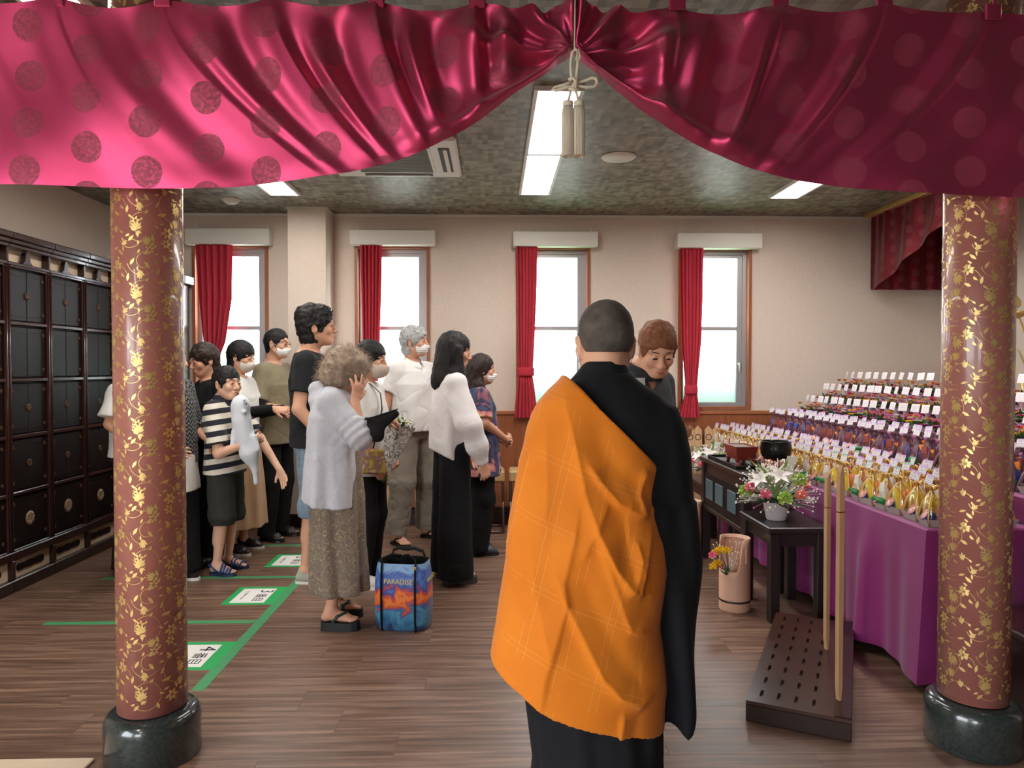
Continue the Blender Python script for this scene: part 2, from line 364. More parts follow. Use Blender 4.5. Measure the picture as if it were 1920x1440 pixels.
for i, (rows, ty) in enumerate(cur):
    Y0 = 6.545; t = thing('curtain', 'red curtain gathered at the left of '+VN[i], 'curtain', tuple(at(rows[-1][1], rows[-1][0], Y0)), group='red curtains at the windows')
    ys = [r[0] for r in rows]; NV, NU = 60, 90; V = np.zeros((NV+1, NU+1, 3))
    for a in range(NV+1):
        py = ys[0]+(ys[-1]-ys[0])*a/NV
        l_ = np.interp(py, ys, [r[1] for r in rows]); r_ = np.interp(py, ys, [r[2] for r in rows])
        p, q = at(l_, py, Y0), at(r_, py, Y0)
        for b in range(NU+1):
            u = b/NU; am = .016+.008*math.sin(3*u+i)
            if abs(py-ty) < 12: am *= .45
            ph = 2*math.pi*(5.5+i*.3)*u + .5*math.sin(py*.012+i) + i*1.7
            V[a,b] = (p.x+(q.x-p.x)*u + .004*math.cos(ph), Y0+am*math.sin(ph)+.004*math.sin(2.3*ph+py*.01), p.z)
    idx = np.arange((NV+1)*(NU+1)).reshape(NV+1, NU+1)
    F = np.stack([idx[:-1,:-1], idx[:-1,1:], idx[1:,1:], idx[1:,:-1]], -1).reshape(-1,4)
    ob('cloth', npmesh('cloth', V.reshape(-1,3), F), M_curt, t, True)
    l_ = np.interp(ty, ys, [r[1] for r in rows])-1; r_ = np.interp(ty, ys, [r[2] for r in rows])+1
    p, q = at(l_, ty-8, Y0), at(r_, ty+8, Y0)
    rings = []
    for z in (p.z, p.z-.01, q.z+.01, q.z):
        ww = .0 if z in (p.z, q.z) else .004
        rings.append([Vector(((p.x+q.x)/2+math.cos(g)*((q.x-p.x)/2+ww), Y0+math.sin(g)*(.024+ww), z)) for g in [2*math.pi*k/20 for k in range(20)]])
    MB().ring_loft(rings).build('tieback', M_curt, t, True)

# ceiling fittings -------------------------------------------
M_lamp = mat('lamp_panel', (1,.97,.90,1), .5, emit=LAMP)
def troffer(x, y0, n, label, grp='long fluorescent ceiling lights'):
    t = thing('ceiling_light', label, 'light', (x, y0, ZC), group=grp); W = .105
    for k in range(n):
        a, b = y0+k*1.09, y0+k*1.09+1.08
        MB().box(x-W-.02, x-W, a, b, ZC-.022, ZC).box(x+W, x+W+.02, a, b, ZC-.022, ZC).box(x-W, x+W, a, a+.012, ZC-.022, ZC).box(x-W, x+W, b-.012, b, ZC-.022, ZC).build('frame', M_white, t, True)
        MB().add([(x-W,a+.012,ZC-.006),(x+W,a+.012,ZC-.006),(x+W,b-.012,ZC-.006),(x-W,b-.012,ZC-.006)], [(0,3,2,1)]).build('diffuser', M_lamp, t, True)
troffer(-1.665, 2.58, 3, 'bright fluorescent ceiling light left of the air conditioner')
troffer(.33, 3.60, 2, 'long bright fluorescent ceiling light behind the white tassels')
troffer(2.36, 2.58, 3, 'bright fluorescent ceiling light near the altar')
troffer(-1.665, -3.6, 2, 'added fluorescent ceiling light near the entrance door', 'added ceiling lights of the front hall')  # unseen lamp, added as fill from behind the camera
troffer(-1.95, -.35, 1, 'added fluorescent ceiling light before the swag, by the garden doors', 'added ceiling lights of the front hall')  # unseen lamp, added to brighten the left wall and swag
ac = thing('air_conditioner', 'white square air conditioner cassette in the ceiling', 'air conditioner', (-.66, 4.78, ZC))
x0, x1, y0, y1 = -1.10, -.225, 4.36, 5.20
MB().bbox(x0, x1, y0, y1, ZC-.035, ZC, .012).build('panel', M_white, ac, True)
M_grille = mat('grille', lin(120,118,110), .6)
MB().bbox(x0+.17, x1-.17, y0+.15, y1-.15, ZC-.041, ZC-.034, .003).build('intake_frame', M_white, ac, True)
for k in range(24):
    y = y0+.17+k*(y1-y0-.34)/23
    MB().box(x0+.19, x1-.19, y-.004, y+.004, ZC-.047, ZC-.041).build('grille_slat', M_grille, ac, True)
for (a,b,c,d) in ((x1-.12,x1-.05,y0+.15,y1-.15),(x0+.05,x0+.12,y0+.15,y1-.15),(x0+.2,x1-.2,y0+.04,y0+.1),(x0+.2,x1-.2,y1-.1,y1-.04)):
    MB().box(a,b,c,d,ZC-.038,ZC-.034).build('air_outlet', mat('outlet_dark', lin(60,60,58), .7), ac, True)
    if d-c > b-a: MB().box((a+b)/2-.006,(a+b)/2+.02,c+.02,d-.02,ZC-.046,ZC-.036).build('flap', M_white, ac, True)
    else: MB().box(a+.02,b-.02,(c+d)/2-.006,(c+d)/2+.02,ZC-.046,ZC-.036).build('flap', M_white, ac, True)
sp = thing('ceiling_speaker', 'round white speaker disc in the ceiling', 'speaker', (.83, 4.78, ZC))
MB().lathe([(.108,0),(.112,-.006),(.104,-.014),(.06,-.02),(.001,-.021)], 28, (.83,4.78,ZC)).build('cover', M_white, sp, True)
MB().lathe([(.113,0),(.116,-.004),(.11,-.008)], 28, (.83,4.78,ZC)).build('rim', M_white, sp, True)
sd = thing('smoke_detector', 'small white smoke detector on the ceiling by the corner', 'detector', (-2.17, 6.05, ZC))
MB().lathe([(.07,0),(.07,-.012),(.055,-.03),(.03,-.045),(.001,-.047)], 24, (-2.17,6.05,ZC)).build('dome', M_white, sd, True)
MB().lathe([(.075,0),(.075,-.008),(.068,-.01)], 24, (-2.17,6.05,ZC)).build('base', M_white, sd, True)

# floor marks ------------------------------------------------
M_tape = mat('green_tape', lin(70,150,98), .5, var=.08, vscale=20)
M_tapeb = mat('bright_green', lin(40,170,92), .5)
TX = -1.285
tag(MB().box(TX-.028, TX+.028, 3.13, 6.1, 0, .0012).build('floor_tape', M_tape), 'long green floor tape running away beside the number cards', 'tape', 'green queue tapes on the floor')
for y, x0, lab in ((3.98,-2.46,'green cross tape passing behind the left column'), (4.83,-2.6,'green cross tape just in front of the blue sandals'), (5.70,-2.5,'green cross tape farthest back beyond the boy')):
    tag(MB().box(x0, TX-.03, y-.022, y+.022, 0, .0011).build('floor_tape', M_tape), lab, 'tape', 'green queue tapes on the floor')
M_paper = mat('white_paper', lin(236,232,228), .7); M_ink = mat('black_ink', lin(22,20,20), .6)
for num, yc in (('2', 5.25), ('3', 4.44), ('4', 3.515)):
    c = thing('queue_card', 'white floor card with green border, numeral %s, %s' % (num, {'2':'farthest back','3':'the middle card of three','4':'the nearest beside the column'}[num]), 'sign', (-1.46, yc, 0), group='numbered queue cards on the floor')
    MB().box(-.155, .155, -.17, .17, 0, .0016).build('border', M_tapeb, c)
    MB().box(-.115, .09, -.14, .13, .0016, .0026).build('paper', M_paper, c)
    tm = text_mesh(num, .115); o = ob('numeral', tm, M_ink, c); o.location = (.04, .075, .0028); o.rotation_euler = (0,0,R(-90))
    tm = text_mesh('番目', .072); o = ob('lettering', tm, M_ink, c); o.location = (.03, -.045, .0028); o.rotation_euler = (0,0,R(-90))
    tm = text_mesh('ここでお待ちください', .017); o = ob('lettering', tm, M_ink, c); o.location = (-.07, 0, .0028); o.rotation_euler = (0,0,R(-90))

# columns ----------------------------------------------------
M_col = mat('column_lacquer', lin(160,98,88), .34, var=.05, vscale=20, coat=.3)
M_gold = mat('gold_leaf', lin(206,172,108), .36, metal=.55, var=.12, vscale=30)
M_stone = mat('dark_stone', lin(46,52,50), .2, var=.3, vscale=90, coat=.4)
def motif():
    "one repeat of the vine print, flat polygons in (u, v); width .25, height .24"
    P = []
    def leaf(x, y, a, L, w):
        d = (math.cos(a), math.sin(a)); n = (-d[1], d[0]); pts = []
        for t, k in ((0,0),(.25,.8),(.5,1),(.75,.65),(1,0)): pts.append((x+d[0]*L*t+n[0]*w*k, y+d[1]*L*t+n[1]*w*k))
        for t, k in ((.75,-.5),(.5,-.85),(.25,-.6)): pts.append((x+d[0]*L*t+n[0]*w*k, y+d[1]*L*t+n[1]*w*k))
        P.append(pts)
    def stem(pts, w=.0016):
        for (a, b) in zip(pts, pts[1:]):
            dx, dy = b[0]-a[0], b[1]-a[1]; l = math.hypot(dx, dy)+1e-9; n = (-dy/l*w/2, dx/l*w/2)
            P.append([(a[0]+n[0],a[1]+n[1]),(b[0]+n[0],b[1]+n[1]),(b[0]-n[0],b[1]-n[1]),(a[0]-n[0],a[1]-n[1])])
    def arc(cx, cy, r0, r1, a0, a1, n=16):
        return [(cx+(r0+(r1-r0)*i/n)*math.cos(a0+(a1-a0)*i/n), cy+(r0+(r1-r0)*i/n)*math.sin(a0+(a1-a0)*i/n)) for i in range(n+1)]
    def lily(x, y, a, s):
        for k, L in ((-1.3,.6),(-.85,.85),(-.4,1),(0,1.1),(.4,1),(.85,.85),(1.3,.6)): leaf(x, y, a+k, .034*L*s, .0048*s)
        for k in (-.6, 0, .6): leaf(x-.004*math.cos(a), y-.004*math.sin(a), a+math.pi+k, .017*s, .004*s)
    def star(x, y, s, a0=0):
        for k in range(6): leaf(x+.003*math.cos(a0+k*1.047), y+.003*math.sin(a0+k*1.047), a0+k*1.047, .02*s, .006*s)
    def bud(x, y, a, s):
        leaf(x, y, a, .034*s, .006*s); leaf(x, y, a+.38, .028*s, .005*s); leaf(x, y, a-.38, .028*s, .005*s)
    stem(arc(.055, .07, .05, .052, -2.4, 1.4)); stem(arc(.055, .07, .05, .01, 1.4, 5.2))
    lily(.045, .06, 1.9, 1.0); bud(.05, .155, -1.3, 1); stem(arc(.06, .185, .05, .045, 3.3, 5.6)); leaf(.02, .17, 1.0, .03, .006); leaf(.085, .16, 2.2, .03, .006)
    stem(arc(.17, .15, .055, .055, 1.2, 5.0)); stem(arc(.17, .15, .055, .008, 5.0, 9.0)); lily(.18, .15, -1.2, .95); star(.145, .055, 1.0)
    bud(.215, .05, 1.7, .9); stem(arc(.2, .02, .05, .04, .8, 3.0)); leaf(.23, .11, 2.6, .028, .006); leaf(.12, .11, .5, .026, .006); leaf(.125, .21, -.8, .03, .006)
    star(.085, .225, .7, .4); leaf(.1, .02, 1.9, .026, .006); leaf(.015, .02, .8, .028, .006); leaf(.245, .205, 2.4, .03, .006); leaf(.2, .225, .3, .026, .005); leaf(.01, .115, 1.4, .03, .006)
    for (x, y, a) in ((.07,.115,.8),(.1,.075,-.4),(.03,.1,2.5),(.02,.045,3.6),(.21,.175,1.2),(.14,.185,2.4),(.165,.09,-1.8),(.235,.14,-.6),(.065,.21,.2),(.11,.145,1.2)):
        leaf(x, y, a, .018, .0045)
    P2 = list(P); del P[:]
    lily(.05,.04,.3,.8); star(.10,.12,.9,.3); bud(.19,.10,-2.2,.9); lily(.215,.2,2.6,.8); star(.02,.20,.8); bud(.12,.19,.6,.8); star(.17,.04,.7,.2)
    stem(arc(.1,.08,.04,.045,.3,3.6)); stem(arc(.2,.13,.04,.006,1,6.5)); stem(arc(.06,.2,.035,.03,2,5)); stem(arc(.15,.22,.04,.04,3.4,6))
    for k in range(26): leaf((k*.0619)%.25, (k*.0937)%.24, k*2.4, .014+.008*((k*7)%3)/2, .004)
    small = list(P); del P[:]
    return P2, small
MOT, MOT2 = motif()
def column(x, y, rot, label):
    c = thing('column', label, 'column', (x, y, 0), group='patterned round columns'); r = .1165
    MB().lathe([(.158,0),(.161,.004),(.162,.125),(.160,.145),(.153,.160),(.141,.170),(.118,.176)], 48).build('stone_base', M_stone, c)
    MB().lathe([(r,.18),(r,2.75)], 64).build('shaft', M_col, c)
    V = []; F = []; n_u = 3; cu = 2*math.pi*r/n_u; sx = cu/.25
    for iu in range(n_u):
        for iv in range(11):
            for pts in MOT+[[((u+.12) % .5, v+.05) for u, v in q] for q in MOT2]:
                o = len(V)
                for (u, v) in pts:
                    th = (u*sx+iu*cu)/r+rot; zz = .19+(v+iv*.232)
                    V.append((math.cos(th)*(r+.0007), math.sin(th)*(r+.0007), min(zz, 2.74)))
                F.append(tuple(range(o, len(V))))
    me = bpy.data.meshes.new('gold_vine'); me.from_pydata(V, [], F); me.polygons.foreach_set('use_smooth', [True]*len(F)); me.update()
    g = ob('gold_vine', me, M_gold, c); g['kind'] = 'stuff'
column(at(288,1415,2.62).x, 2.62, .3, 'brown column with gold vines on a dark stone foot, beside the lockers')
column(at(1822,1415,2.62).x, 2.62, 2.0, 'brown column with gold vines on a dark stone foot, before the purple altar table')
# ============================================================ SATIN SWAGS
def satin(name, base, med, scale):
    m = bpy.data.materials.new(name); m.use_nodes = True; nt = m.node_tree; b = nt.nodes['Principled BSDF']
    uv = nt.nodes.new('ShaderNodeUVMap'); sep = nt.nodes.new('ShaderNodeSeparateXYZ'); nt.links.new(uv.outputs[0], sep.inputs[0])
    def mth(op, a, b_=None):
        n = nt.nodes.new('ShaderNodeMath'); n.operation = op
        for i, v in enumerate((a, b_)):
            if v is None: continue
            if isinstance(v, (int, float)): n.inputs[i].default_value = v
            else: nt.links.new(v, n.inputs[i])
        return n.outputs[0]
    u = mth('DIVIDE', sep.outputs[0], 1.12*scale); col = mth('FLOOR', u)
    fu = mth('SUBTRACT', mth('SUBTRACT', u, col), .5)
    par = mth('MODULO', mth('ABSOLUTE', col), 2.0)
    v = mth('ADD', mth('DIVIDE', sep.outputs[1], .92*scale), mth('MULTIPLY', par, .5))
    fv = mth('SUBTRACT', mth('SUBTRACT', v, mth('FLOOR', v)), .5)
    dx, dy = mth('MULTIPLY', fu, 1.12), mth('MULTIPLY', fv, .92)
    d = mth('SQRT', mth('ADD', mth('MULTIPLY', dx, dx), mth('MULTIPLY', dy, dy)))
    no = nt.nodes.new('ShaderNodeTexNoise'); no.inputs['Scale'].default_value = 16/scale; no.inputs['Detail'].default_value = 3; nt.links.new(uv.outputs[0], no.inputs['Vector'])
    disc = mth('LESS_THAN', d, .295); fig = nt.nodes.new('ShaderNodeMapRange'); fig.inputs[1].default_value = .40; fig.inputs[2].default_value = .56
    fig.inputs[3].default_value = .45; fig.inputs[4].default_value = 1.0
    nt.links.new(no.outputs[0], fig.inputs[0]); mask = mth('MULTIPLY', disc, fig.outputs[0])
    mx = nt.nodes.new('ShaderNodeMix'); mx.data_type = 'RGBA'; mx.inputs[6].default_value = base; mx.inputs[7].default_value = med
    nt.links.new(mask, mx.inputs[0]); nt.links.new(mx.outputs[2], b.inputs['Base Color'])
    for key, a0, a1 in (('Roughness', .42, .6), ('Metallic', .75, .15)):
        r = nt.nodes.new('ShaderNodeMapRange'); r.inputs[3].default_value = a0; r.inputs[4].default_value = a1
        nt.links.new(mask, r.inputs[0]); nt.links.new(r.outputs[0], b.inputs[key])
    w = nt.nodes.new('ShaderNodeTexNoise'); w.inputs['Scale'].default_value = 90/scale; nt.links.new(uv.outputs[0], w.inputs['Vector'])
    bp = nt.nodes.new('ShaderNodeBump'); bp.inputs['Strength'].default_value = .08; bp.inputs['Distance'].default_value = .003
    nt.links.new(w.outputs[0], bp.inputs['Height']); nt.links.new(bp.outputs[0], b.inputs['Normal'])
    b.inputs['Sheen Weight'].default_value = .15
    return m
M_satin = satin('crimson_satin', lin(194,62,104), lin(150,50,76), 1.0)
M_satin2 = satin('crimson_satin_altar', lin(112,22,34), lin(126,40,48), .6)
def setuv(me, UV):
    uvl = me.uv_layers.new(name='UVMap'); li = np.empty(len(me.loops), np.int32); me.loops.foreach_get('vertex_index', li)
    uvl.data.foreach_set('uv', UV[li].astype(np.float32).ravel())
YD = 2.43
def swag(side):
    L = side == 'left'
    if L:
        tabs = [-500, -295, -95, 105, 305, 510, 705, 895, 1076]; topy = [-8,-8,-8,-8,-7,-6,-6,-6,-4]
        sh_s = [-500,-100,105,305,510,705,895,1076]; sh = [0,140,215,295,200,100,15,0]
        bx = [-500,0,340,440,560,650,740,800,850,900,950,1000,1045,1077]; by = [346,347,353,350,338,325,303,280,255,226,190,152,118,98]
        s = np.linspace(-420, 1077, 430)
    else:
        tabs = [1080, 1270, 1463, 1658, 1862, 2060, 2260, 2460, 2660]; topy = [-4,-1,2,8,18,22,24,24,24]
        sh_s = [1080,1270,1463,1658,1862,2060,2150]; sh = [0,-15,-100,-205,-290,-190,-150]
        bx = [1078,1100,1150,1200,1250,1300,1350,1400,1450,1500,1600,1700,1780,1920,2060]; by = [98,118,165,204,239,268,292,311,326,337,352,362,365,369,370]
        s = np.linspace(1078, 2500, 400)
    NV = 84; v = np.linspace(0, 1, NV+1)
    S, Vv = np.meshgrid(s, v)
    k = np.clip(np.searchsorted(tabs, s)-1, 0, len(tabs)-2); ta = np.array(tabs)[k]; tb = np.array(tabs)[k+1]
    phi = (s-ta)/(tb-ta)                                       # 0 and 1 at the tabs
    rs = np.random.RandomState(4 if L else 9)
    sagA = np.interp(s, [-100,500,1000,1200,1500,1900], [16,20,24,28,20,6])
    top = np.interp(s, tabs, topy) + sagA*(np.sin(np.pi*np.clip(phi,0,1))**.8)
    shift = np.interp(s, sh_s, sh)
    X0 = S + shift[None,:]*Vv**1.55
    if not L: X0 = np.maximum(X0, 1078+ (S-1078)*.35)
    bot = np.interp((s+shift), bx, by)
    Y0 = top[None,:] + (bot-top)[None,:]*Vv
    # folds along the hang lines: a crease leaves each tab, rounding out downwards
    ph = phi[None,:]
    near = np.exp(-(np.minimum(ph, 1-ph)*6)**2)
    amp = np.interp(s, [-100,200,400,700,1000,1076,1200,1450,1600,1800,2100], [.005,.009,.020,.040,.050,.035,.042,.046,.020,.013,.008])[None,:]
    fade = (1-Vv)**.55*(1-np.exp(-Vv*9))*1.0+.05*Vv
    D = amp*fade*(np.cos(2*np.pi*ph) + .42*np.cos(4*np.pi*ph+1.1+.9*np.sin(Vv*3)) + .25*np.cos(6*np.pi*ph+2.3*Vv+k[None,:]))
    # one sharper tuck per bay, to the right (left swag) or left of the tab
    c0 = .22 if L else .80
    D += amp*.85*np.exp(-((ph-c0-.10*Vv)*9)**2)*np.exp(-((Vv-.45)/.34)**2)
    D -= amp*.75*np.exp(-((ph-c0+(.13 if L else -.13)-.05*Vv)*8)**2)*np.exp(-((Vv-.38)/.3)**2)
    # wrinkles drawn towards the cord
    dx, dy = X0-1078, Y0-98; r = np.hypot(dx, dy); th = np.arctan2(dy, np.abs(dx)+1e-3)
    D += .030*np.sin(9*th+1.3+.004*r)*np.exp(-((r-140)/130)**2)*np.clip(r/60,0,1) + .016*np.sin(17*th+.02*r)*np.exp(-((r-110)/90)**2)
    D += .010*np.sin(.011*X0+.016*Y0+2)+.006*np.sin(.023*X0-.018*Y0)
    # hem rolls forward where the cloth is hauled up
    roll = np.interp(s, [-100,600,800,1000,1078,1250,1450,1700,2150], [0,.004,.018,.03,.03,.03,.02,.004,0])[None,:]
    D += roll*(np.exp(-((Vv-.93)/.05)**2)-.9*np.exp(-((Vv-1)/.02)**2))
    # straighten towards column so it lies before it
    D = np.maximum(D, -.055)
    P = np.zeros(S.shape+(3,))
    d0 = np.array(_F)[None,None,:] + np.array(_R)[None,None,:]*((X0-960)/FPX)[...,None] + np.array(_U)[None,None,:]*((720-Y0)/FPX)[...,None]
    P = np.array([0,0,CAMZ]) + d0*(YD/d0[...,1:2])
    P[...,1] -= D
    idx = np.arange(S.size).reshape(S.shape)
    F = np.stack([idx[:-1,:-1], idx[1:,:-1], idx[1:,1:], idx[:-1,1:]], -1).reshape(-1,4)
    me = npmesh('cloth', P.reshape(-1,3), F)
    UV = np.stack([X0/100+ (0.05 if L else .3), -Y0/100], -1).reshape(-1,2); setuv(me, UV)
    return me, [(t, y) for t, y in zip(tabs, topy)]
sw = thing('satin_swag', 'crimson satin swag with round medallions tied up in the middle', 'drapery', (0, YD, 2.7))
for sd_ in ('left', 'right'):
    me, tb = swag(sd_); ob('cloth', me, M_satin, sw, True)
    for (t, y) in tb:
        p = at(t, y, YD)
        MB().bbox(p.x-.028, p.x+.028, YD-.006, YD+.006, p.z-.035, p.z+.02, .004).tube([(p.x,YD,p.z+.015),(p.x,YD,p.z+.07)], .003, 6).build('hanging_tab', M_satin, sw, True)
rl = thing('drapery_rail', 'thin dark rail under the ceiling carrying the swag', 'rail', (0, YD, 2.79))
zt = at(960, -6, YD).z+.085
MB().tube([(-2.1,YD,zt),(2.3,YD,zt)], .008, 8).build('rod', M_dark, rl, True)
for x in (-1.8,-.6,.6,1.8): MB().tube([(x,YD,zt),(x,YD,ZC)], .006, 6).build('bracket', M_dark, rl, True)

# cord with a bow and two tassels
M_cord = mat('white_cord', lin(232,218,200), .7, bump=.3, bscale=600)
tc_ = thing('tassel_cord', 'cream cord tied in a bow with two long tassels', 'tassel', tuple(at(1078,100,2.37)))
q = lambda x, y, d=0: at(x, y, 2.36+d)
MB().tube([q(1079,-40),q(1078,40),q(1077,95)], .0024, 8).build('cord', M_cord, tc_, True)
MB().tube([q(1072,150),q(1070,120),q(1073,98),q(1079,92),q(1085,100),q(1083,125),q(1080,152)], .0052, 8).build('loop', M_cord, tc_, True)
MB().tube([q(1079,95,-.01),q(1085,92,-.01),q(1088,106,-.01),q(1085,117,-.01),q(1080,112,-.01),q(1083,95,-.01)], .0022, 6).build('loop', M_cord, tc_, True)
MB().tube([q(1082,155),q(1095,152),q(1110,146),q(1118,148),q(1120,156),q(1114,163),q(1100,164),q(1080,161)], .0055, 8).build('bow_loop', M_cord, tc_, True)
MB().tube([q(1072,154),q(1055,160),q(1040,164),q(1036,168),q(1042,170),q(1060,164),q(1074,162)], .0055, 8).build('bow_loop', M_cord, tc_, True)
MB().tube([q(1066,150,-.012),q(1074,146,-.014),q(1080,152,-.014),q(1072,166,-.014),q(1066,168,-.012)], .006, 8).tube([q(1083,147,-.012),q(1079,158,-.014),q(1078,168,-.012)], .006, 8).tube([q(1068,164,-.014),q(1078,170,-.016),q(1086,167,-.014)], .006, 8).build('knot', M_cord, tc_, True)
for cx, x1 in ((1065,1071),(1085.5,1079)):
    p = q(cx, 190); MB().tube([q(x1,166),q((x1+cx)/2,180),q(cx,192)], .0045, 8).build('cord', M_cord, tc_, True)
    z0, z1 = q(cx,188).z, q(cx,298).z
    MB().lathe([(.004,0),(.0165,-.004),(.018,-.009),(.0165,-.014),(.018,-.018),(.016,-.021)], 20, (p.x, p.y, z0)).build('tassel_head', M_cord, tc_, True)
    m = MB(); rs = random.Random(cx)
    m.lathe([(.012,-.02),(.0155,-.03),(.0165,-(z0-z1)*.5),(.0165,-(z0-z1)+.012)], 14, (p.x,p.y,z0))
    for k in range(46):
        a = 2*math.pi*k/46+rs.random()*.1; b = .0185+rs.random()*.0012
        m.tube([(p.x+math.cos(a)*.0155,p.y+math.sin(a)*.0155,z0-.02),(p.x+math.cos(a)*b,p.y+math.sin(a)*b,z0-.04),(p.x+math.cos(a)*b,p.y+math.sin(a)*b,z1+.004+rs.random()*.008)], .0014, 4)
    m.build('fringe', M_cord, tc_, True)

# swag over the altar at the far right ------------------------
def altar_swag():
    NU, NV = 160, 40; u = np.linspace(0,1,NU+1); v = np.linspace(0,1,NV+1); U, W = np.meshgrid(u, v)
    Y = 6.45-U*3.3
    bot = 2.10 + .50*np.sin(np.pi*np.clip(U,0,1))**1.3
    z = 2.77-(2.77-bot)*W
    X = 3.42 + .025*np.sin(2*np.pi*U*9+2*W)*(.4+.6*np.sin(np.pi*U)) + .012*np.sin(2*np.pi*U*23)*(1-W)
    idx = np.arange(U.size).reshape(U.shape); F = np.stack([idx[:-1,:-1], idx[:-1,1:], idx[1:,1:], idx[1:,:-1]], -1).reshape(-1,4)
    me = npmesh('cloth', np.stack([X,Y,z],-1).reshape(-1,3), F); setuv(me, np.stack([Y*5, z*5], -1).reshape(-1,2)); return me
asw = thing('altar_swag', 'dark crimson swag hanging under the ceiling over the altar', 'drapery', (3.42, 5, 2.77))
ob('cloth', altar_swag(), M_satin2, asw, True)
U, W = np.meshgrid(np.linspace(0,1,60), np.linspace(0,1,20)); P = np.stack([3.42+U*.75, 6.46+.012*np.sin(U*30), 2.77-W*.66], -1)
idx = np.arange(U.size).reshape(U.shape); F = np.stack([idx[:-1,:-1], idx[:-1,1:], idx[1:,1:], idx[1:,:-1]], -1).reshape(-1,4)
me = npmesh('cloth', P.reshape(-1,3), F); setuv(me, np.stack([P[...,0]*5, P[...,2]*5], -1).reshape(-1,2)); ob('cloth', me, M_satin2, asw, True)
MB().bbox(3.37, 3.43, 3.1, 6.5, 2.76, 2.80, .004).build('gold_moulding', M_gold, asw, True)
# ============================================================ LOCKERS ALONG THE LEFT WALL
M_gilt = mat('dull_gilt', lin(84,58,40), .5, metal=.6, var=.3, vscale=90)
M_gilt2 = mat('pale_gilt', lin(164,140,112), .5, metal=.4, var=.3, vscale=90)
M_lacq = mat('deep_lacquer', lin(22,13,12), .5, spec=.25, var=.1, vscale=4)
M_stile = mat('stile_lacquer', lin(52,28,25), .24, coat=.25)
def rosette(r, n=8):
    m = MB(); m.lathe([(r,0),(r,.002),(r*.8,.004),(r*.3,.006),(.0005,.007)], 20)
    for k in range(n):
        a = 2*math.pi*k/n; m.ell((math.cos(a)*r*.62, math.sin(a)*r*.62, .004), (r*.26, r*.26, .004), 8, 4)
    return m
def locker(y, label):
    w, XF = .42, -3.0; L = thing('locker_altar', label, 'cabinet', (XF, y, 0), group='lacquered locker altars on the left wall')
    MB().box(XL-XF+.01, -.03, 0, w, .25, 2.04).build('body', M_lacq, L)
    for a in (0, w-.026): MB().bbox(-.03, .004, a, a+.026, .25, 2.04, .005).tube([(.006,a+.013,.26),(.006,a+.013,2.03)], .007, 8).build('stile', M_stile, L)
    for k in range(6):
        z = .25+k*.358; MB().bbox(-.03, .006, .026, w-.026, z-.012, z+.012, .004).build('rail', M_stile, L)
    for k in range(5):
        z0, z1 = .265+k*.358, .59+k*.358
        d = MB().bbox(-.03, -.012, .030, w-.030, z0+.002, z1-.004, .004).box(-.013, -.009, .06, w-.06, z0+.03, z0+.034).box(-.013, -.009, .06, w-.06, z1-.036, z1-.032).build('door', M_lacq, L)
        MB().box(-.0125, -.0105, w/2-.002, w/2+.002, z0+.004, z1-.006).build('door_gap', mat('gap_black', (.004,.003,.003,1), .9), d)
        if k < 2 or (k % 2 == 0):
            ro = ob('medallion', rosette(.046 if k == 0 else .026).mesh('medallion'), M_gilt2 if k == 0 else M_gilt, d); ro.rotation_euler = (0, R(90), 0); ro.location = (-.011, w/2, (z0+z1)/2)
        for (yy, zz) in ((.05, z0+.05), (.05, z1-.05), (w-.05, z0+.05), (w-.05, z1-.05)):
            ro = ob('hinge_plate', rosette(.014, 5).mesh('hinge_plate'), M_gilt, d); ro.rotation_euler = (0, R(90), 0); ro.location = (-.0115, yy, zz)
    # plinth: two rails, posts, pale panel with a cut-out
    MB().bbox(-.03, .012, 0, w, .195, .25, .005).bbox(-.03, .02, 0, w, .0, .075, .005).bbox(-.03, .012, 0, .03, .075, .195, .003).build('plinth_rail', M_dark, L)
    MB().box(-.05, -.02, .03, w, .075, .195).build('plinth_panel', M_beige, L)
    pts = [(.10+math.cos(t)*.022, .135+math.sin(t)*.022) for t in [math.pi*(.5+k/8) for k in range(9)]]
    pts += [(.17,.118),(.21,.112),(.25,.118)]+[(.33+math.cos(t)*.022, .135+math.sin(t)*.022) for t in [math.pi*(1.5+k/8) for k in range(9)]]+[(.25,.152),(.21,.158),(.17,.152)]
    MB().prism(pts, .019, .012, Matrix.Rotation(R(90),4,'Z')).build('plinth_cutout', M_lacq, L)
    # gallery and cornice
    MB().bbox(-.04, .012, 0, w, 2.04, 2.062, .004).build('top_rail', M_stile, L)
    MB().box(-.05, -.045, 0, w, 2.062, 2.15).build('gallery_panel', M_beige, L)
    st = [(-.05,0),(-.04,.012),(-.026,.02),(-.022,.055),(-.012,.075),(0,.08),(.012,.075),(.022,.055),(.026,.02),(.04,.012),(.05,0)]
    MB().prism([(w/2+a, 2.062+b*1.05) for a, b in st], .03, .0, Matrix.Rotation(R(90),4,'Z')).build('gallery_ornament', M_dark, L)
    MB().bbox(-.045, .004, 0, .02, 2.062, 2.15, .003).build('gallery_post', M_dark, L)
    MB().bbox(-.06, .02, 0, w, 2.148, 2.172, .004).bbox(-.06, .035, 0, w, 2.172, 2.20, .005).bbox(-.06, .05, 0, w, 2.20, 2.24, .006).build('cornice', M_stile, L)
    return L
L0 = locker(6.21-.42*.0-.0-.42+.0, 'lacquered locker altar at the far end of the row, beside the corner')
labs = ['lacquered locker altar behind the left column', 'lacquered locker altar just left of the column', 'lacquered locker altar second from the left edge of the picture', 'lacquered locker altar at the left edge of the picture']
for k, lab in enumerate(labs):
    c = copy_tree(L0); c.location.y -= .42*(k+1); c['label'] = lab
cc = thing('corner_cabinet', 'narrow dark cabinet with pale plaques in the far-left corner', 'cabinet', (-3.0, 6.4, 0))
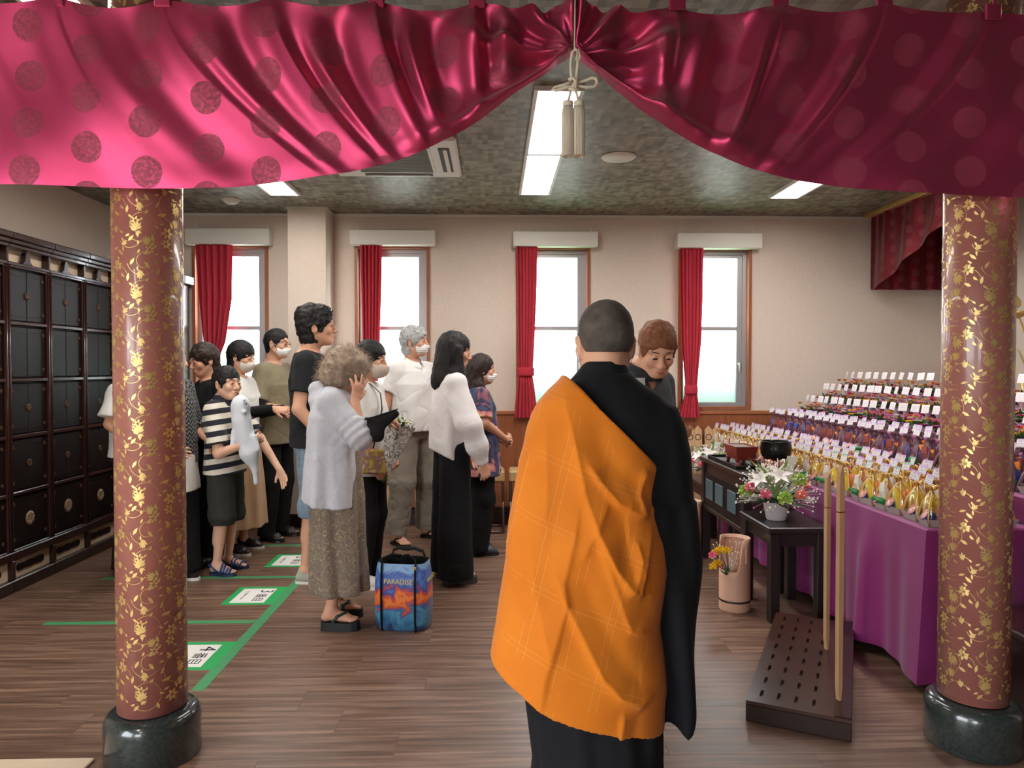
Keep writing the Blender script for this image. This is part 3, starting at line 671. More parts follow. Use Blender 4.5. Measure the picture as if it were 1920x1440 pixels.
MB().bbox(-3.3, -2.74, 6.24, 6.58, 0, 2.14, .006).build('body', M_dark, cc, True)
MB().bbox(-3.3, -2.70, 6.222, 6.60, 2.14, 2.22, .008).build('cornice', M_stile, cc, True)
for z in (1.2, 1.62, 1.90):
    MB().bbox(-2.97, -2.77, 6.228, 6.24, z-.16, z+.09, .004).build('door', M_lacq, cc, True)
for z, h in ((2.0,.11), (1.56,.035), (1.05,.035)): MB().bbox(-2.85, -2.79, 6.22, 6.228, z-h/2, z+h/2, .002).build('plaque', M_beige, cc, True)

# ============================================================ ALTAR STEPS
M_purp = mat('purple_cloth', lin(136,22,104), .6, sheen=.3, var=.05, vscale=30)
def cloth_grid(f, nu, nv, name, m, parent):
    U, W = np.meshgrid(np.linspace(0,1,nu), np.linspace(0,1,nv)); P = np.stack(f(U, W), -1); idx = np.arange(U.size).reshape(U.shape)
    F = np.stack([idx[:-1,:-1], idx[:-1,1:], idx[1:,1:], idx[1:,:-1]], -1).reshape(-1,4); return ob(name, npmesh(name, P.reshape(-1,3), F), m, parent, True)
AY0, AY1 = 3.06, 6.32
alt = thing('altar_steps', 'stepped altar table covered in purple cloth', 'table', (2.5, 4.7, 0))
st = [(1.88,.02,.70),(2.36,.70,.83),(2.67,.83,.97),(2.83,.97,1.07),(2.99,1.07,1.17)]
xe = [2.36,2.67,2.83,2.99,3.25]
for i, (x0, zb, zt) in enumerate(st):
    MB().bbox(x0, xe[i]+.02, AY0, AY1, zb if i else .66, zt, .010).build('step', M_purp, alt, True)
MB().box(2.0, 3.25, AY0+.1, AY1-.02, 0, .66).build('trestle', M_black, alt, True)
def edge(U, c): return np.clip(np.abs(U-c)*14, 0, 1)
cX = lambda W: 1.872-.065*W
cY = lambda W: AY0-.008-.05*W
def front(U, W):
    Y = AY1-(AY1-AY0)*U; k = edge(U, 1); t = np.exp(-((1-U)/.045)**2); near = 1/(1+np.exp((Y-3.75)*9))
    am = (.004+.012*W+(.006+.02*W)*near)*np.clip(W*3,0,1)*k
    return (1.872-am*(np.sin(U*46)+.4*np.sin(U*103+1)+.6))*(1-t)+cX(W)*t, Y*(1-t)+(cY(W)+(Y-AY0))*t, .695-.65*W + .006*np.sin(U*30)*W*k
cloth_grid(front, 320, 24, 'front_skirt', M_purp, alt)
def end(U, W):
    t = np.exp(-(U/.06)**2); k = edge(U, 0)
    return (1.872+1.4*U)*(1-t)+(cX(W)+1.4*U)*t, (AY0-.008-(.004+.02*W)*(1+np.sin(U*34))*np.clip(W*3,0,1)*k)*(1-t)+cY(W)*t, .695-.65*W+0*U
cloth_grid(end, 160, 24, 'end_skirt', M_purp, alt)

# ---- gift bags ------------------------------------------------
def card_mat(name, head):
    def build(nt, co):
        x = _xyz2(nt, co); z = x[2]; y = x[1]
        def mm(op, a, b=None):
            n = nt.nodes.new('ShaderNodeMath'); n.operation = op
            for i, v in enumerate((a, b)):
                if v is None: continue
                if isinstance(v, (int, float)): n.inputs[i].default_value = v
                else: nt.links.new(v, n.inputs[i])
            return n.outputs[0]
        top = mm('GREATER_THAN', z, .0135); wn = nt.nodes.new('ShaderNodeTexNoise'); wn.inputs['Scale'].default_value = 120
        mp = nt.nodes.new('ShaderNodeMapping'); mp.inputs['Scale'].default_value = (1,1,.35); nt.links.new(co, mp.inputs[0]); nt.links.new(mp.outputs[0], wn.inputs['Vector'])
        ln = mm('MULTIPLY', mm('LESS_THAN', mm('FRACT', mm('MULTIPLY', mm('ADD', z, .1), 75.0)), .42), mm('GREATER_THAN', wn.outputs[0], .5))
        ln = mm('MULTIPLY', ln, mm('LESS_THAN', mm('ABSOLUTE', y), .026))
        m1 = nt.nodes.new('ShaderNodeMix'); m1.data_type = 'RGBA'; m1.inputs[6].default_value = lin(216,207,210); m1.inputs[7].default_value = tuple(c*.6 for c in head[:3])+(1,)
        nt.links.new(mm('MULTIPLY', ln, .9), m1.inputs[0])
        m2 = nt.nodes.new('ShaderNodeMix'); m2.data_type = 'RGBA'; m2.inputs[7].default_value = head; nt.links.new(m1.outputs[2], m2.inputs[6]); nt.links.new(mm('MULTIPLY', top, .8), m2.inputs[0])
        return m2.outputs[2]
    m = bpy.data.materials.new(name); m.use_nodes = True; nt = m.node_tree; b = nt.nodes['Principled BSDF']; b.inputs['Roughness'].default_value = .5
    tc = nt.nodes.new('ShaderNodeTexCoord'); nt.links.new(build(nt, tc.outputs['Object']), b.inputs['Base Color']); return m
def _xyz2(nt, co):
    s = nt.nodes.new('ShaderNodeSeparateXYZ'); nt.links.new(co, s.inputs[0]); return s.outputs
M_cardP, M_cardG, M_cardW = card_mat('card_purple', lin(196,150,210)), card_mat('card_green', lin(90,160,130)), card_mat('card_pink', lin(240,214,218))
M_goldr = mat('gold_ribbon', lin(226,178,96), .32, metal=.35, var=.15, vscale=40); M_mauve = mat('mauve_ribbon', lin(112,72,92), .38, metal=.2, var=.3, vscale=40)
M_tray = mat('clear_tray', lin(196,186,180), .25, alpha=.75)
def celo():
    m = bpy.data.materials.new('cellophane'); m.use_nodes = True; nt = m.node_tree; nt.nodes.clear(); o = nt.nodes.new('ShaderNodeOutputMaterial'); mx = nt.nodes.new('ShaderNodeMixShader')
    t = nt.nodes.new('ShaderNodeBsdfTransparent'); g = nt.nodes.new('ShaderNodeBsdfGlossy'); g.inputs['Roughness'].default_value = .12; mx.inputs[0].default_value = .16
    nt.links.new(t.outputs[0], mx.inputs[1]); nt.links.new(g.outputs[0], mx.inputs[2]); nt.links.new(mx.outputs[0], o.inputs[0]); return m
M_celo = celo()
SN = [mat('snack_%d' % i, lin(*c), .3) for i, c in enumerate(((196,52,44),(226,128,48),(44,128,70),(52,80,170),(236,206,70),(60,140,140),(150,70,60),(228,222,214),(120,60,120),(206,140,110)))]
M_lid = mat('pink_lid', lin(220,150,140), .2)
def gift(kind, v):
    rs = random.Random(v*7+(0 if kind == 'gold' else 100)); rib = M_goldr if kind == 'gold' else M_mauve
    t = thing('gift_bag', 'x', 'gift bag')
    ring = lambda x, y, z: [Vector((-x,-y,z)),Vector((x,-y,z)),Vector((x,y,z)),Vector((-x,y,z))]
    MB().ring_loft([ring(.034,.046,0), ring(.046,.058,.034), ring(.043,.055,.034), ring(.032,.043,.004)], caps=True, smooth=False).build('tray', M_tray, t)
    # snack cup leaning outward
    Mc = Mx((-.020,.022*(1 if v % 2 else -1),.042), 0, 0, R(-58)); MB().lathe([(.022,-.02),(.027,.018),(.028,.02)], 16, M=Mc).build('snack_cup', SN[3], t); MB().lathe([(.0275,.0205),(.024,.023),(.001,.024)], 16, M=Mc).build('cup_lid', M_lid, t)
    cols = [SN[rs.choice([0,1,2,4,5,7,9] if kind == 'gold' else [0,1,6,6,8,9,3])] for _ in range(4)]
    for k, (x, y) in enumerate(((.012,-.026),(.02,.02),(-.006,.0),(-.014,-.022 if v % 2 else .0))):
        h = .075+rs.random()*.05; Mm = Mx((x,y,.012), rs.uniform(-.5,.5), rs.uniform(-.15,.15), rs.uniform(-.2,.15))
        if k == 0: MB().tube([Mm @ Vector((0,0,0)), Mm @ Vector((0,0,h))], .013, 10).build('snack_stick', cols[k], t)
        else: MB().ring_loft([[Mm @ Vector((a*sx,b*sy,zz)) for a, b in ((-1,-1),(1,-1),(1,1),(-1,1))] for sx, sy, zz in ((.006,.020,0),(.012,.022,.02),(.012,.021,h*.7),(.002,.018,h))], smooth=False).build('snack_pack', cols[k], t)
    if v == 1: MB().tube([(-.035,-.06,.042),(-.035,.06,.042)], .016, 12).build('green_roll', mat('green_roll', lin(26,120,60), .35), t)
    # ribbon straps and bow
    m = MB()
    for y0, sgn in ((-.05,-1),(.05,1)):
        path = [(-.03,y0,.002),(-.036,y0*1.12,.04),(-.026,y0*.8,.09),(-.010,y0*.35,.135),(0,0,.158)]; m.tube(path, [.009,.0105,.010,.007,.004], 6, flat=.22)
    m.tube([(.03,-.05,.03),(.03,-.03,.09),(0,0,.158)], .007, 6, flat=.3).tube([(.03,.05,.03),(.03,.03,.09),(0,0,.158)], .007, 6, flat=.3); m.build('ribbon', rib, t)
    b = MB()
    for k in range(6):
        a = k*1.05+rs.random(); d = (math.cos(a)*.022, math.sin(a)*.028); b.tube([(0,0,.160),(d[0]*.8,d[1]*.6,.172+.006*rs.random()),(d[0],d[1],.168+.012*rs.random()),(d[0]*.6,d[1]*1.1,.158)], [.004,.009,.008,.003], 6, flat=.5)
    b.ell((0,0,.162), (.009,.009,.009), 8, 6).build('bow', rib, t)
    if kind == 'mauve':
        MB().ring_loft([[Vector((math.cos(a)*r*.8, math.sin(a)*r*(1+.15*math.sin(5*a)), z)) for a in [2*math.pi*k/14 for k in range(14)]] for r, z in ((.05,.035),(.05,.08),(.03,.13),(.008,.158),(.03,.185))], caps=False).build('wrapper', mat('mauve_film', lin(120,76,92), .25, alpha=.6), t)
    else:
        MB().ring_loft([[Vector((math.cos(a)*r*.85, math.sin(a)*r*(1+.12*math.sin(5*a+v)), z)) for a in [2*math.pi*k/14 for k in range(14)]] for r, z in ((.052,.034),(.052,.08),(.032,.125),(.007,.156),(.026,.18))], caps=False).build('wrapper', M_celo, t)
    o = MB().bbox(-.0006, .0006, -.034, .034, -.022, .022, .0002).build('card', M_cardG if (kind == 'gold' and v >= 3) else M_cardP, t); o.location = (-.012, .004*v, .204); o.rotation_euler = (R(rs.uniform(-8,8)), R(18), R(rs.uniform(-14,14)))
    return t
_O = ['nearest']+['%s' % w for w in 'second third fourth fifth sixth seventh eighth ninth tenth eleventh twelfth thirteenth fourteenth fifteenth sixteenth seventeenth eighteenth nineteenth twentieth'.split()]
def nth(k, n): return _O[0]+' bag' if k == 0 else ('farthest' if k == n-1 else (_O[k]+' from the near end' if k <= n//2 else (_O[n-1-k]+' from the far end')))
protos = {k: [gift(k, v) for v in range(4)] for k in ('gold','mauve')}
used = set(); rs = random.Random(12)
def put(proto, loc, rz, label, group):
    o = proto if proto.name not in used else copy_tree(proto); used.add(proto.name)
    o.location = loc; o.rotation_euler = (0,0,rz); o['label'] = label; o['group'] = group; return o
for r, x in enumerate((1.955, 2.10, 2.25)):
    for k in range(25):
        y = 3.14+k*.126+rs.uniform(-.012,.012)+(.05 if r % 2 else 0); v = rs.choice([3,3,0,1]) if k < 8 else rs.choice([0,1,2,1])
        put(protos['gold'][v], (x+rs.uniform(-.008,.008), y, .701), rs.uniform(-.2,.2), 'gold-ribboned snack bag, %s, %s row, lowest altar step' % (nth(k,25).replace(' bag',''), ('front','middle','back')[r]), 'gold-ribboned snack bags, %s row' % ('front','middle','back')[r])
for r, x in enumerate((2.43, 2.58)):
    for k in range(25):
        y = 3.16+k*.126+rs.uniform(-.015,.015)
        put(protos['mauve'][rs.randrange(4)], (x+rs.uniform(-.008,.008), y, .831), rs.uniform(-.25,.25), 'mauve-wrapped snack bag, %s, %s row, second altar step' % (nth(k,25).replace(' bag',''), ('front','back')[r]), 'mauve snack bags, %s row' % ('front','back')[r])
# ---- small bouquets with cards -----------------------------------
M_leaf = mat('leaf_green', lin(70,104,52), .6, var=.3, vscale=40)
FL = [mat('petal_%d' % i, lin(*c), .6, var=.1, vscale=60) for i, c in enumerate(((240,200,40),(236,120,150),(240,234,230),(206,50,110),(230,110,60),(180,120,190)))]
def bloom(m, c, r, n=9, layers=2, up=.35):
    for l in range(layers):
        for k in range(n):
            a = 2*math.pi*(k+.5*l)/n; d = Vector((math.cos(a), math.sin(a), up+.5*l)).normalized(); s = Vector((-math.sin(a), math.cos(a), 0)); L = r*(1-.25*l); c_ = Vector(c)
            m.add([c_, c_+d*L*.55+s*L*.25, c_+d*L, c_+d*L*.55-s*L*.25, c_+d*L*.5+Vector((0,0,L*.14))], [(0,1,4),(1,2,4),(2,3,4),(3,0,4)], True)
    m.ell((c[0],c[1],c[2]+r*.2), (r*.3,r*.3,r*.22), 8, 4); return m
def ball(m, c, r, n=46):
    c = Vector(c)
    for i in range(n):
        z = 1-1.7*(i+.5)/n; a = i*2.39996; q = math.sqrt(max(0, 1-z*z)); d = Vector((math.cos(a)*q, math.sin(a)*q, z)); s = d.orthogonal().normalized(); s = (Matrix.Rotation(a*1.7,3,d) @ s); t = d.cross(s); p0 = c+d*r*.45; L = r*.62
        m.add([p0-s*L*.22, p0+d*L*.75-s*L*.42+t*L*.15, p0+d*L+t*L*.3, p0+d*L*.75+s*L*.42+t*L*.15, p0+s*L*.22], [(0,1,2,3,4)], True)
    m.ell(c, (r*.6,)*3, 8, 6); return m
def leafm(m, p0, d, L, w):
    d = Vector(d).normalized(); s = d.cross(Vector((0,0,1))); s = s.normalized() if s.length > .01 else Vector((1,0,0)); n = s.cross(d); p0 = Vector(p0)
    m.add([p0, p0+d*L*.35+s*w+n*w*.2, p0+d*L*.7+s*w*.7-n*L*.02, p0+d*L-n*L*.1, p0+d*L*.7-s*w*.7-n*L*.02, p0+d*L*.35-s*w+n*w*.2, p0+d*L*.4-n*w*.15], [(0,1,6),(1,2,6),(2,3,6),(3,4,6),(4,5,6),(5,0,6)], True); return m
def posy(v):
    rs = random.Random(v*13+5); t = thing('bouquet', 'x', 'bouquet'); m = MB()
    for k in range(30): a = rs.random()*6.28; leafm(m, (math.cos(a)*.01,math.sin(a)*.01,.02), (math.cos(a)*.6, math.sin(a), rs.uniform(.35,1.6)), rs.uniform(.07,.125), .013)
    m.build('foliage', M_leaf, t)
    for k in range(9):
        a = k*.7+rs.random(); r = rs.uniform(.015,.06); bloom(MB(), (math.cos(a)*r-.012, math.sin(a)*r*1.2, rs.uniform(.06,.125)), rs.uniform(.02,.03)).build('flower', FL[rs.choice([0,0,1,2,3,4,5])], t)
    MB().tube([(.01,0,0),(.0,0,.15)], .0018, 5).build('card_stick', M_beige, t)
    o = MB().bbox(-.0007, .0007, -.036, .036, -.027, .027, .0002).build('card', M_cardW, t); o.location = (-.004,0,.168); o.rotation_euler = (R(rs.uniform(-5,5)), R(14), R(rs.uniform(-10,10)))
    MB().ring_loft([[Vector((math.cos(a)*r, math.sin(a)*r, z)) for a in [2*math.pi*k/10 for k in range(10)]] for r, z in ((.012,0),(.02,.02),(.05,.055))], caps=False).build('paper_wrap', M_paper, t)
    return t
pp = [posy(v) for v in range(5)]
for r, (x, z) in enumerate(((2.75,.971),(2.91,1.071),(3.09,1.171))):
    for k in range(26):
        y = 3.15+k*.123+rs.uniform(-.015,.015)
        put(pp[rs.randrange(5)], (x, y, z), rs.uniform(-.2,.2), 'small bouquet with white card, %s, %s flower step' % (nth(k,26).replace(' bag',''), ('lower','middle','top')[r]), 'bouquets on the %s flower step' % ('lower','middle','top')[r])

# ============================================================ TABLES BEFORE THE ALTAR
def stand(name, label, x0, x1, y0, y1, h, leg=.055):
    t = thing(name, label, 'table', ((x0+x1)/2, (y0+y1)/2, 0))
    MB().bbox(x0, x1, y0, y1, h-.035, h, .006).build('top', M_black, t, True)
    MB().box(x0+.03, x1-.03, y0+.03, y0+.05, h-.11, h-.035).box(x0+.03, x1-.03, y1-.05, y1-.03, h-.11, h-.035).box(x0+.03, x0+.05, y0+.05, y1-.05, h-.11, h-.035).box(x1-.05, x1-.03, y0+.05, y1-.05, h-.11, h-.035).build('apron', M_black, t, True)
    for a in (x0+.012, x1-.012-leg):
        for b in (y0+.012, y1-.012-leg): MB().bbox(a, a+leg, b, b+leg, 0, h-.035, .005).build('leg', M_black, t, True)
    return t
stand('low_stand', 'low black stand carrying the nearer flower arrangement', 1.50, 1.84, 3.86, 4.34, .53)
stand('low_stand', 'low black stand carrying the farther flower arrangement', 1.56, 1.845, 5.34, 5.90, .53)
it = stand('incense_table', 'black incense table between the two flower stands', 1.53, 1.845, 4.38, 5.30, .75)
MB().box(1.55, 1.56, 4.45, 5.25, .40, .64).build('side_panel', M_lacq, it, True)
for y in (4.62, 4.88, 5.10): MB().bbox(1.542, 1.551, y-.08, y+.08, .46, .60, .003).build('carved_inset', mat('inset_teal', lin(70,92,100), .4), it, True)
MB().bbox(1.545, 1.56, 4.43, 5.26, .37, .40, .003).build('lower_rail', M_black, it, True)
tr = thing('tray', 'shallow black tray with raised rim on the incense table', 'tray', (1.665, 4.83, .75))
MB().box(1.555, 1.775, 4.55, 5.16, .751, .757).build('base', M_lacq, tr, True)
MB().bbox(1.55, 1.556, 4.55, 5.16, .751, .775, .002).bbox(1.774, 1.78, 4.55, 5.16, .751, .775, .002).bbox(1.556, 1.774, 4.55, 4.556, .751, .775, .002).bbox(1.556, 1.774, 5.154, 5.16, .751, .775, .002).build('rim', M_lacq, tr, True)
M_redw = mat('red_lacquer', lin(116,44,34), .3, var=.1, vscale=20)
ib = thing('incense_box', 'reddish-brown lacquered incense box on four feet', 'box', (1.665, 4.80, .757))
sq = lambda x, y, z: [Vector((-x,-y,z)),Vector((x,-y,z)),Vector((x,y,z)),Vector((-x,y,z))]
MB().ring_loft([sq(.056,.10,.035), sq(.074,.13,.125), sq(.066,.122,.125), sq(.05,.095,.06)], smooth=False).build('box', M_redw, ib)
MB().ring_loft([sq(.060,.112,.11), sq(.061,.113,.116)], smooth=False).build('ash', mat('incense_ash', lin(120,112,104), .9), ib)
for a in (-1,1):
    for b in (-1,1): MB().ring_loft([[Vector((a*x+dx*s_, b*y+dy*s_, z)) for dx, dy in ((-1,-1),(1,-1),(1,1),(-1,1))] for x, y, z, s_ in ((.056,.10,0,.012),(.05,.094,.02,.010),(.05,.094,.04,.016))], smooth=False).build('foot', M_redw, ib)
be = thing('bowl_bell', 'black bowl-shaped bell on a red lotus cushion', 'bell', (1.775, 4.47, .75))
MB().lathe([(.05,.075),(.075,.085),(.092,.115),(.095,.150),(.090,.185),(.094,.192),(.088,.192),(.084,.185),(.088,.15),(.084,.115),(.06,.09),(.002,.085)], 36).build('bowl', mat('bell_black', lin(24,24,24), .25, metal=.5), be)
for k in range(8): a = 2*math.pi*k/8; MB().ell((0,0,0), (.030,.020,.042), 12, 8, Matrix.Translation((math.cos(a)*.072, math.sin(a)*.072, .046)) @ Matrix.Rotation(a,4,'Z') @ Matrix.Rotation(R(20),4,'Y') @ Matrix.Rotation(R(90),4,'Z')).build('lotus_petal', mat('petal_red', lin(176,66,40), .35) if k % 2 else mat('petal_rust', lin(140,84,70), .4), be)
MB().lathe([(.06,0),(.066,.01),(.06,.06),(.05,.078)], 24).build('cushion_core', mat('petal_rust', lin(140,84,70), .4), be)

M_bwh = mat('white_basket', lin(226,220,222), .7, bump=.5, bscale=160)
def arrangement(loc, s, label, seed):
    rs = random.Random(seed); t = thing('flower_arrangement', label, 'flowers', loc)
    MB().lathe([(.048*s,0),(.052*s,.004),(.072*s,.095*s),(.074*s,.10*s),(.068*s,.10*s),(.060*s,.08*s)], 28).build('basket', M_bwh, t)
    m = MB()
    for k in range(70): a = rs.random()*6.28; e = rs.uniform(.0,1.1); leafm(m, (math.cos(a)*.03*s, math.sin(a)*.03*s, .09*s), (math.cos(a), math.sin(a), e), rs.uniform(.08,.16)*s, .013*s)
    m.build('foliage', mat('arrangement_leaf', lin(64,96,54), .55, var=.3, vscale=30), t)
    for k in range(3): a = 2.6+k*1.1; leafm(MB(), (0,0,.12*s), (math.cos(a)*.6, math.sin(a)*.4, 1), .26*s, .022*s).build('tall_leaf', mat('tall_leaf', lin(150,180,100), .5), t)
    def dome(a, e, r): return (math.cos(a)*math.cos(e)*r*s, math.sin(a)*math.cos(e)*r*s, (.12+math.sin(e)*r*.95)*s)
    for a, e in ((3.6,.75),(2.6,1.0),(4.5,1.05)):
        c = dome(a, e, .15); l = MB(); ax_ = Vector((math.cos(a)*.7, math.sin(a)*.7, .7)).normalized(); u = ax_.orthogonal().normalized(); w = ax_.cross(u)
        for k in range(6):
            g = k*1.047; d = u*math.cos(g)+w*math.sin(g); sd_ = ax_.cross(d); c0 = Vector(c)
            l.add([c0, c0+d*.03*s+ax_*.03*s+sd_*.016*s, c0+d*.072*s+ax_*.03*s, c0+d*.03*s+ax_*.03*s-sd_*.016*s, c0+d*.032*s+ax_*.022*s], [(0,1,4),(1,2,4),(2,3,4),(3,0,4)], True)
        l.build('lily', FL[2], t)
    for a, e, mm in ((4.0,.25,FL[1]),(5.2,.25,mat('salmon_carnation', lin(236,130,110), .6)),(6.0,.5,mat('salmon_carnation', lin(236,130,110), .6)),(3.3,.4,FL[1])):
        ball(MB(), dome(a, e, .165), .030*s).build('carnation', mm, t)
    for a, e in ((4.6,.15),(5.6,.75),(3.0,.2)): ball(MB(), dome(a, e, .165), .038*s, 70).build('chrysanthemum', mat('green_mum', lin(170,196,90), .6), t)
    g = MB()
    for k in range(330):
        a, e = rs.random()*6.28, rs.uniform(-.25,1.4); p0, p1 = Vector(dome(a, e, .08)), Vector(dome(a+rs.uniform(-.2,.2), e, rs.uniform(.16,.225))); r = rs.uniform(.0035,.006)*s
        g.ell(p1, (r,r,r), 6, 4); g.tube([p0, p1], .0007, 3)
    o = g.build('baby_breath', mat('tiny_white', lin(240,236,226), .7), t); o['kind'] = 'stuff'
    c = MB().bbox(-.03*s, .03*s, -.001, .001, 0, .14*s, .0005).build('name_plaque', M_paper, t); c.location = (.06*s, .02*s, .21*s); c.rotation_euler = (R(12), R(8), .2)
    return t
arrangement((1.625, 4.08, .53), 1.05, 'flower arrangement in white basket with lilies and pink carnations, the nearer one', 1)
arrangement((1.665, 5.52, .53), .86, 'flower arrangement in white basket on the farther stand, half hidden by the incense table', 4)

# ---- pale cylinder holders -------------------------------------------
M_peach = mat('peach_plastic', lin(222,176,150), .5, var=.04, vscale=10)
def holder(loc, label, flowers):
    t = thing('offering_holder', label, 'container', loc); r, h = .088, .42
    n = 40; rings = []
    def zt(a): d = math.cos(a-R(215)); return .235 if d > .62 else (.42 if d < .42 else .235+(.62-d)/.2*.185)
    outer = [[Vector((math.cos(a)*r*(.96 if z == 0 else 1), math.sin(a)*r*(.96 if z == 0 else 1), min(z, zt(a)))) for a in [2*math.pi*k/n for k in range(n)]] for z in (0,.01,.10,.2,.235,.3,.36,.42)]
    inner = [[Vector((math.cos(a)*(r-.006), math.sin(a)*(r-.006), min(z, zt(a)))) for a in [2*math.pi*k/n for k in range(n)]] for z in (.42,.36,.3,.235,.2,.02)]
    MB().ring_loft(outer+inner).build('cylinder', M_peach, t)
    MB().lathe([(r+.001,.055),(r+.003,.058),(r+.003,.064),(r+.001,.067)], 40, caps=False).build('dark_band', M_black, t)
    MB().bbox(-.012,.012,-.006,.006,-.02,.11,.003, Mx((math.cos(R(300))*r, math.sin(R(300))*r, .30), R(30))).build('handle', M_peach, t)
    MB().ring_loft([[Vector((math.cos(a)*(r-.004)*q, math.sin(a)*(r-.004)*q, z)) for a in [R(-50)+R(170)*k/14 for k in range(15)]] for q, z in ((1,.405),(.72,.412),(.72,.40),(1,.395))], close=False, caps=False).build('lid_half', M_peach, t)
    if flowers:
        rs = random.Random(2); st_ = MB()
        for k in range(7):
            e = Vector((-.07-rs.random()*.09, -.05-.05*rs.random(), .27+rs.random()*.13)); st_.tube([(-.02,-.03,.06), (-.055,-.05,.22), e], .002, 5); ball(MB(), e, .024, 36).build('flower', FL[0] if k < 5 else FL[1], t)
        for k in range(10): leafm(st_, (-.05,-.05,.2), (rs.uniform(-1,0), rs.uniform(-.6,.4), .8), .07, .010)
        st_.build('stems', M_leaf, t)
        g = MB()
        for k in range(40): p = Vector((rs.uniform(-.16,.02), rs.uniform(-.1,.0), rs.uniform(.26,.41))); g.ell(p, (.004,.004,.004), 6, 4); g.tube([(-.04,-.04,.2), p], .0006, 3)
        o = g.build('baby_breath', mat('tiny_white', lin(240,236,226), .7), t); o['kind'] = 'stuff'
    return t
holder((1.40, 4.12, 0), 'peach cylinder holding yellow flowers beside the nearer black stand', True)
holder((1.455, 5.28, 0), 'peach cylinder standing by the farther black stand, half hidden by the monk', False)

# ---- slotted stand with two tall memorial boards ----------------------
M_ply = mat('pale_wood', lin(206,164,124), .6, var=.12, vscale=10, stretch=(8,8,.6))
ang = -math.atan2(.46,.89); bs = thing('slotted_stand', 'low dark wooden stand with rows of slots on the floor', 'stand', (1.43, 3.22, 0), ang); W2, L2 = .19, .57
MB().bbox(-W2, W2, -L2, L2, 0, .070, .003).build('body', M_dark, bs)
m = MB(); cols = [-W2+.05, -W2+.115, -W2+.18, -W2+.245]; e0 = -W2
for c in cols: m.box(e0, c-.006, -L2, L2, .070, .084); e0 = c+.006
m.box(e0, W2, -L2, L2, .070, .084)
for c in cols:
    y = -L2
    for k in range(8):
        yn = -L2+.06+k*.138; m.box(c-.006, c+.006, y, yn, .070, .084); y = yn+.062
    m.box(c-.006, c+.006, y, L2, .070, .084)
m.build('slotted_top', mat('board_top', lin(66,40,34), .3, var=.12, vscale=5), bs)
MB().bbox(W2-.06, W2, -L2, L2, .084, .090, .002).build('edge_strip', M_dark, bs)
def board(x, y, h, z0, label, lean=0):
    t = thing('memorial_board', label, 'board', (x, y, z0), R(62), group='tall memorial boards in the slotted stand')
    MB().prism([(-.010,.06),(-.004,0),(.004,0),(.010,.06),(.012,.4),(.013,h*.9),(.010,h*.97),(0,h),(-.010,h*.97),(-.013,h*.9),(-.012,.4)], -.009, .009).build('plank', M_ply, t)
    MB().prism([(-.013,h*.80),(.013,h*.80),(.013,h*.805),(-.013,h*.805)], -.0095, .0095).build('notch', M_redw, t)
    t.rotation_euler = (R(lean), R(lean), R(20))
board(at(1549,1229,3.30).x, 3.30, .83, .085, 'tall pale memorial board in the slotted stand, the farther one')
board(at(1572,1340,2.78).x, 2.78, .935, .085, 'tall pale memorial board in the slotted stand, the nearer one')
ch = thing('low_chest', 'low dark wooden chest at the right edge behind the column', 'chest', (2.3, 2.85, 0))
MB().bbox(2.02, 2.6, 2.56, 2.92, 0, .36, .006).build('body', M_dark, ch, True); MB().bbox(2.0, 2.62, 2.54, 2.94, .36, .39, .006).build('lid', M_stile, ch, True)

# ---- memorial tablets along the back wall ----------------------------
rk = thing('tablet_rack', 'low dark rack along the wainscot holding memorial tablets', 'rack', (.6, 6.48, 0))
MB().bbox(-1.2, 2.4, 6.40, 6.56, 0, .10, .004).build('base', M_dark, rk, True); MB().bbox(-1.2, 2.4, 6.40, 6.412, .10, .135, .002).build('lip', M_dark, rk, True)
tx = text_mesh('超\n誼\n群\n為\n愛\n犬', .062, .0003); cir = text_mesh('○', .075, .0003)
def tablet():
    t = thing('memorial_tablet', 'x', 'tablet')
    MB().prism([(-.036,0),(.036,0),(.036,.70),(.032,.705),(.036,.71),(.036,.725),(.032,.73),(.036,.735),(0,.775),(-.036,.735),(-.032,.73),(-.036,.725),(-.036,.71),(-.032,.705),(-.036,.70)], -.006, .006).build('plank', M_ply, t)
    o = ob('brush_writing', tx, M_ink, t); o.rotation_euler = (R(90),0,0); o.location = (0, -.0065, .40)
    o = ob('ring_mark', cir, M_ink, t); o.rotation_euler = (R(90),0,0); o.location = (0, -.0065, .665)
    t.rotation_euler = (R(-5), 0, 0); return t
tb0 = tablet(); n = 0
for px, where in [(727,'left of the grey trousers'),(744,'beside the left leg of the grey trousers'),(786,'seen between the legs of the grey trousers'),(806,'beside the wide black trousers'),(824,'behind the wide black trousers'),
           (1262,'behind the monk\'s sleeve, leftmost'),(1281,'at the edge of the monk\'s black sleeve'),(1296,'second from the monk\'s sleeve'),(1311,'in the middle right of the monk\'s sleeve'),(1331,'second from the right by the altar flowers'),(1346,'rightmost, by the altar flowers')]:
    o = tb0 if n == 0 else copy_tree(tb0); n += 1
    o.location = (at(px, 850, 6.47).x, 6.455, .102 + .012*((n*7) % 3-1)*0 ); o['label'] = 'pale wooden memorial tablet with black writing, '+where; o['group'] = 'memorial tablets along the wall'

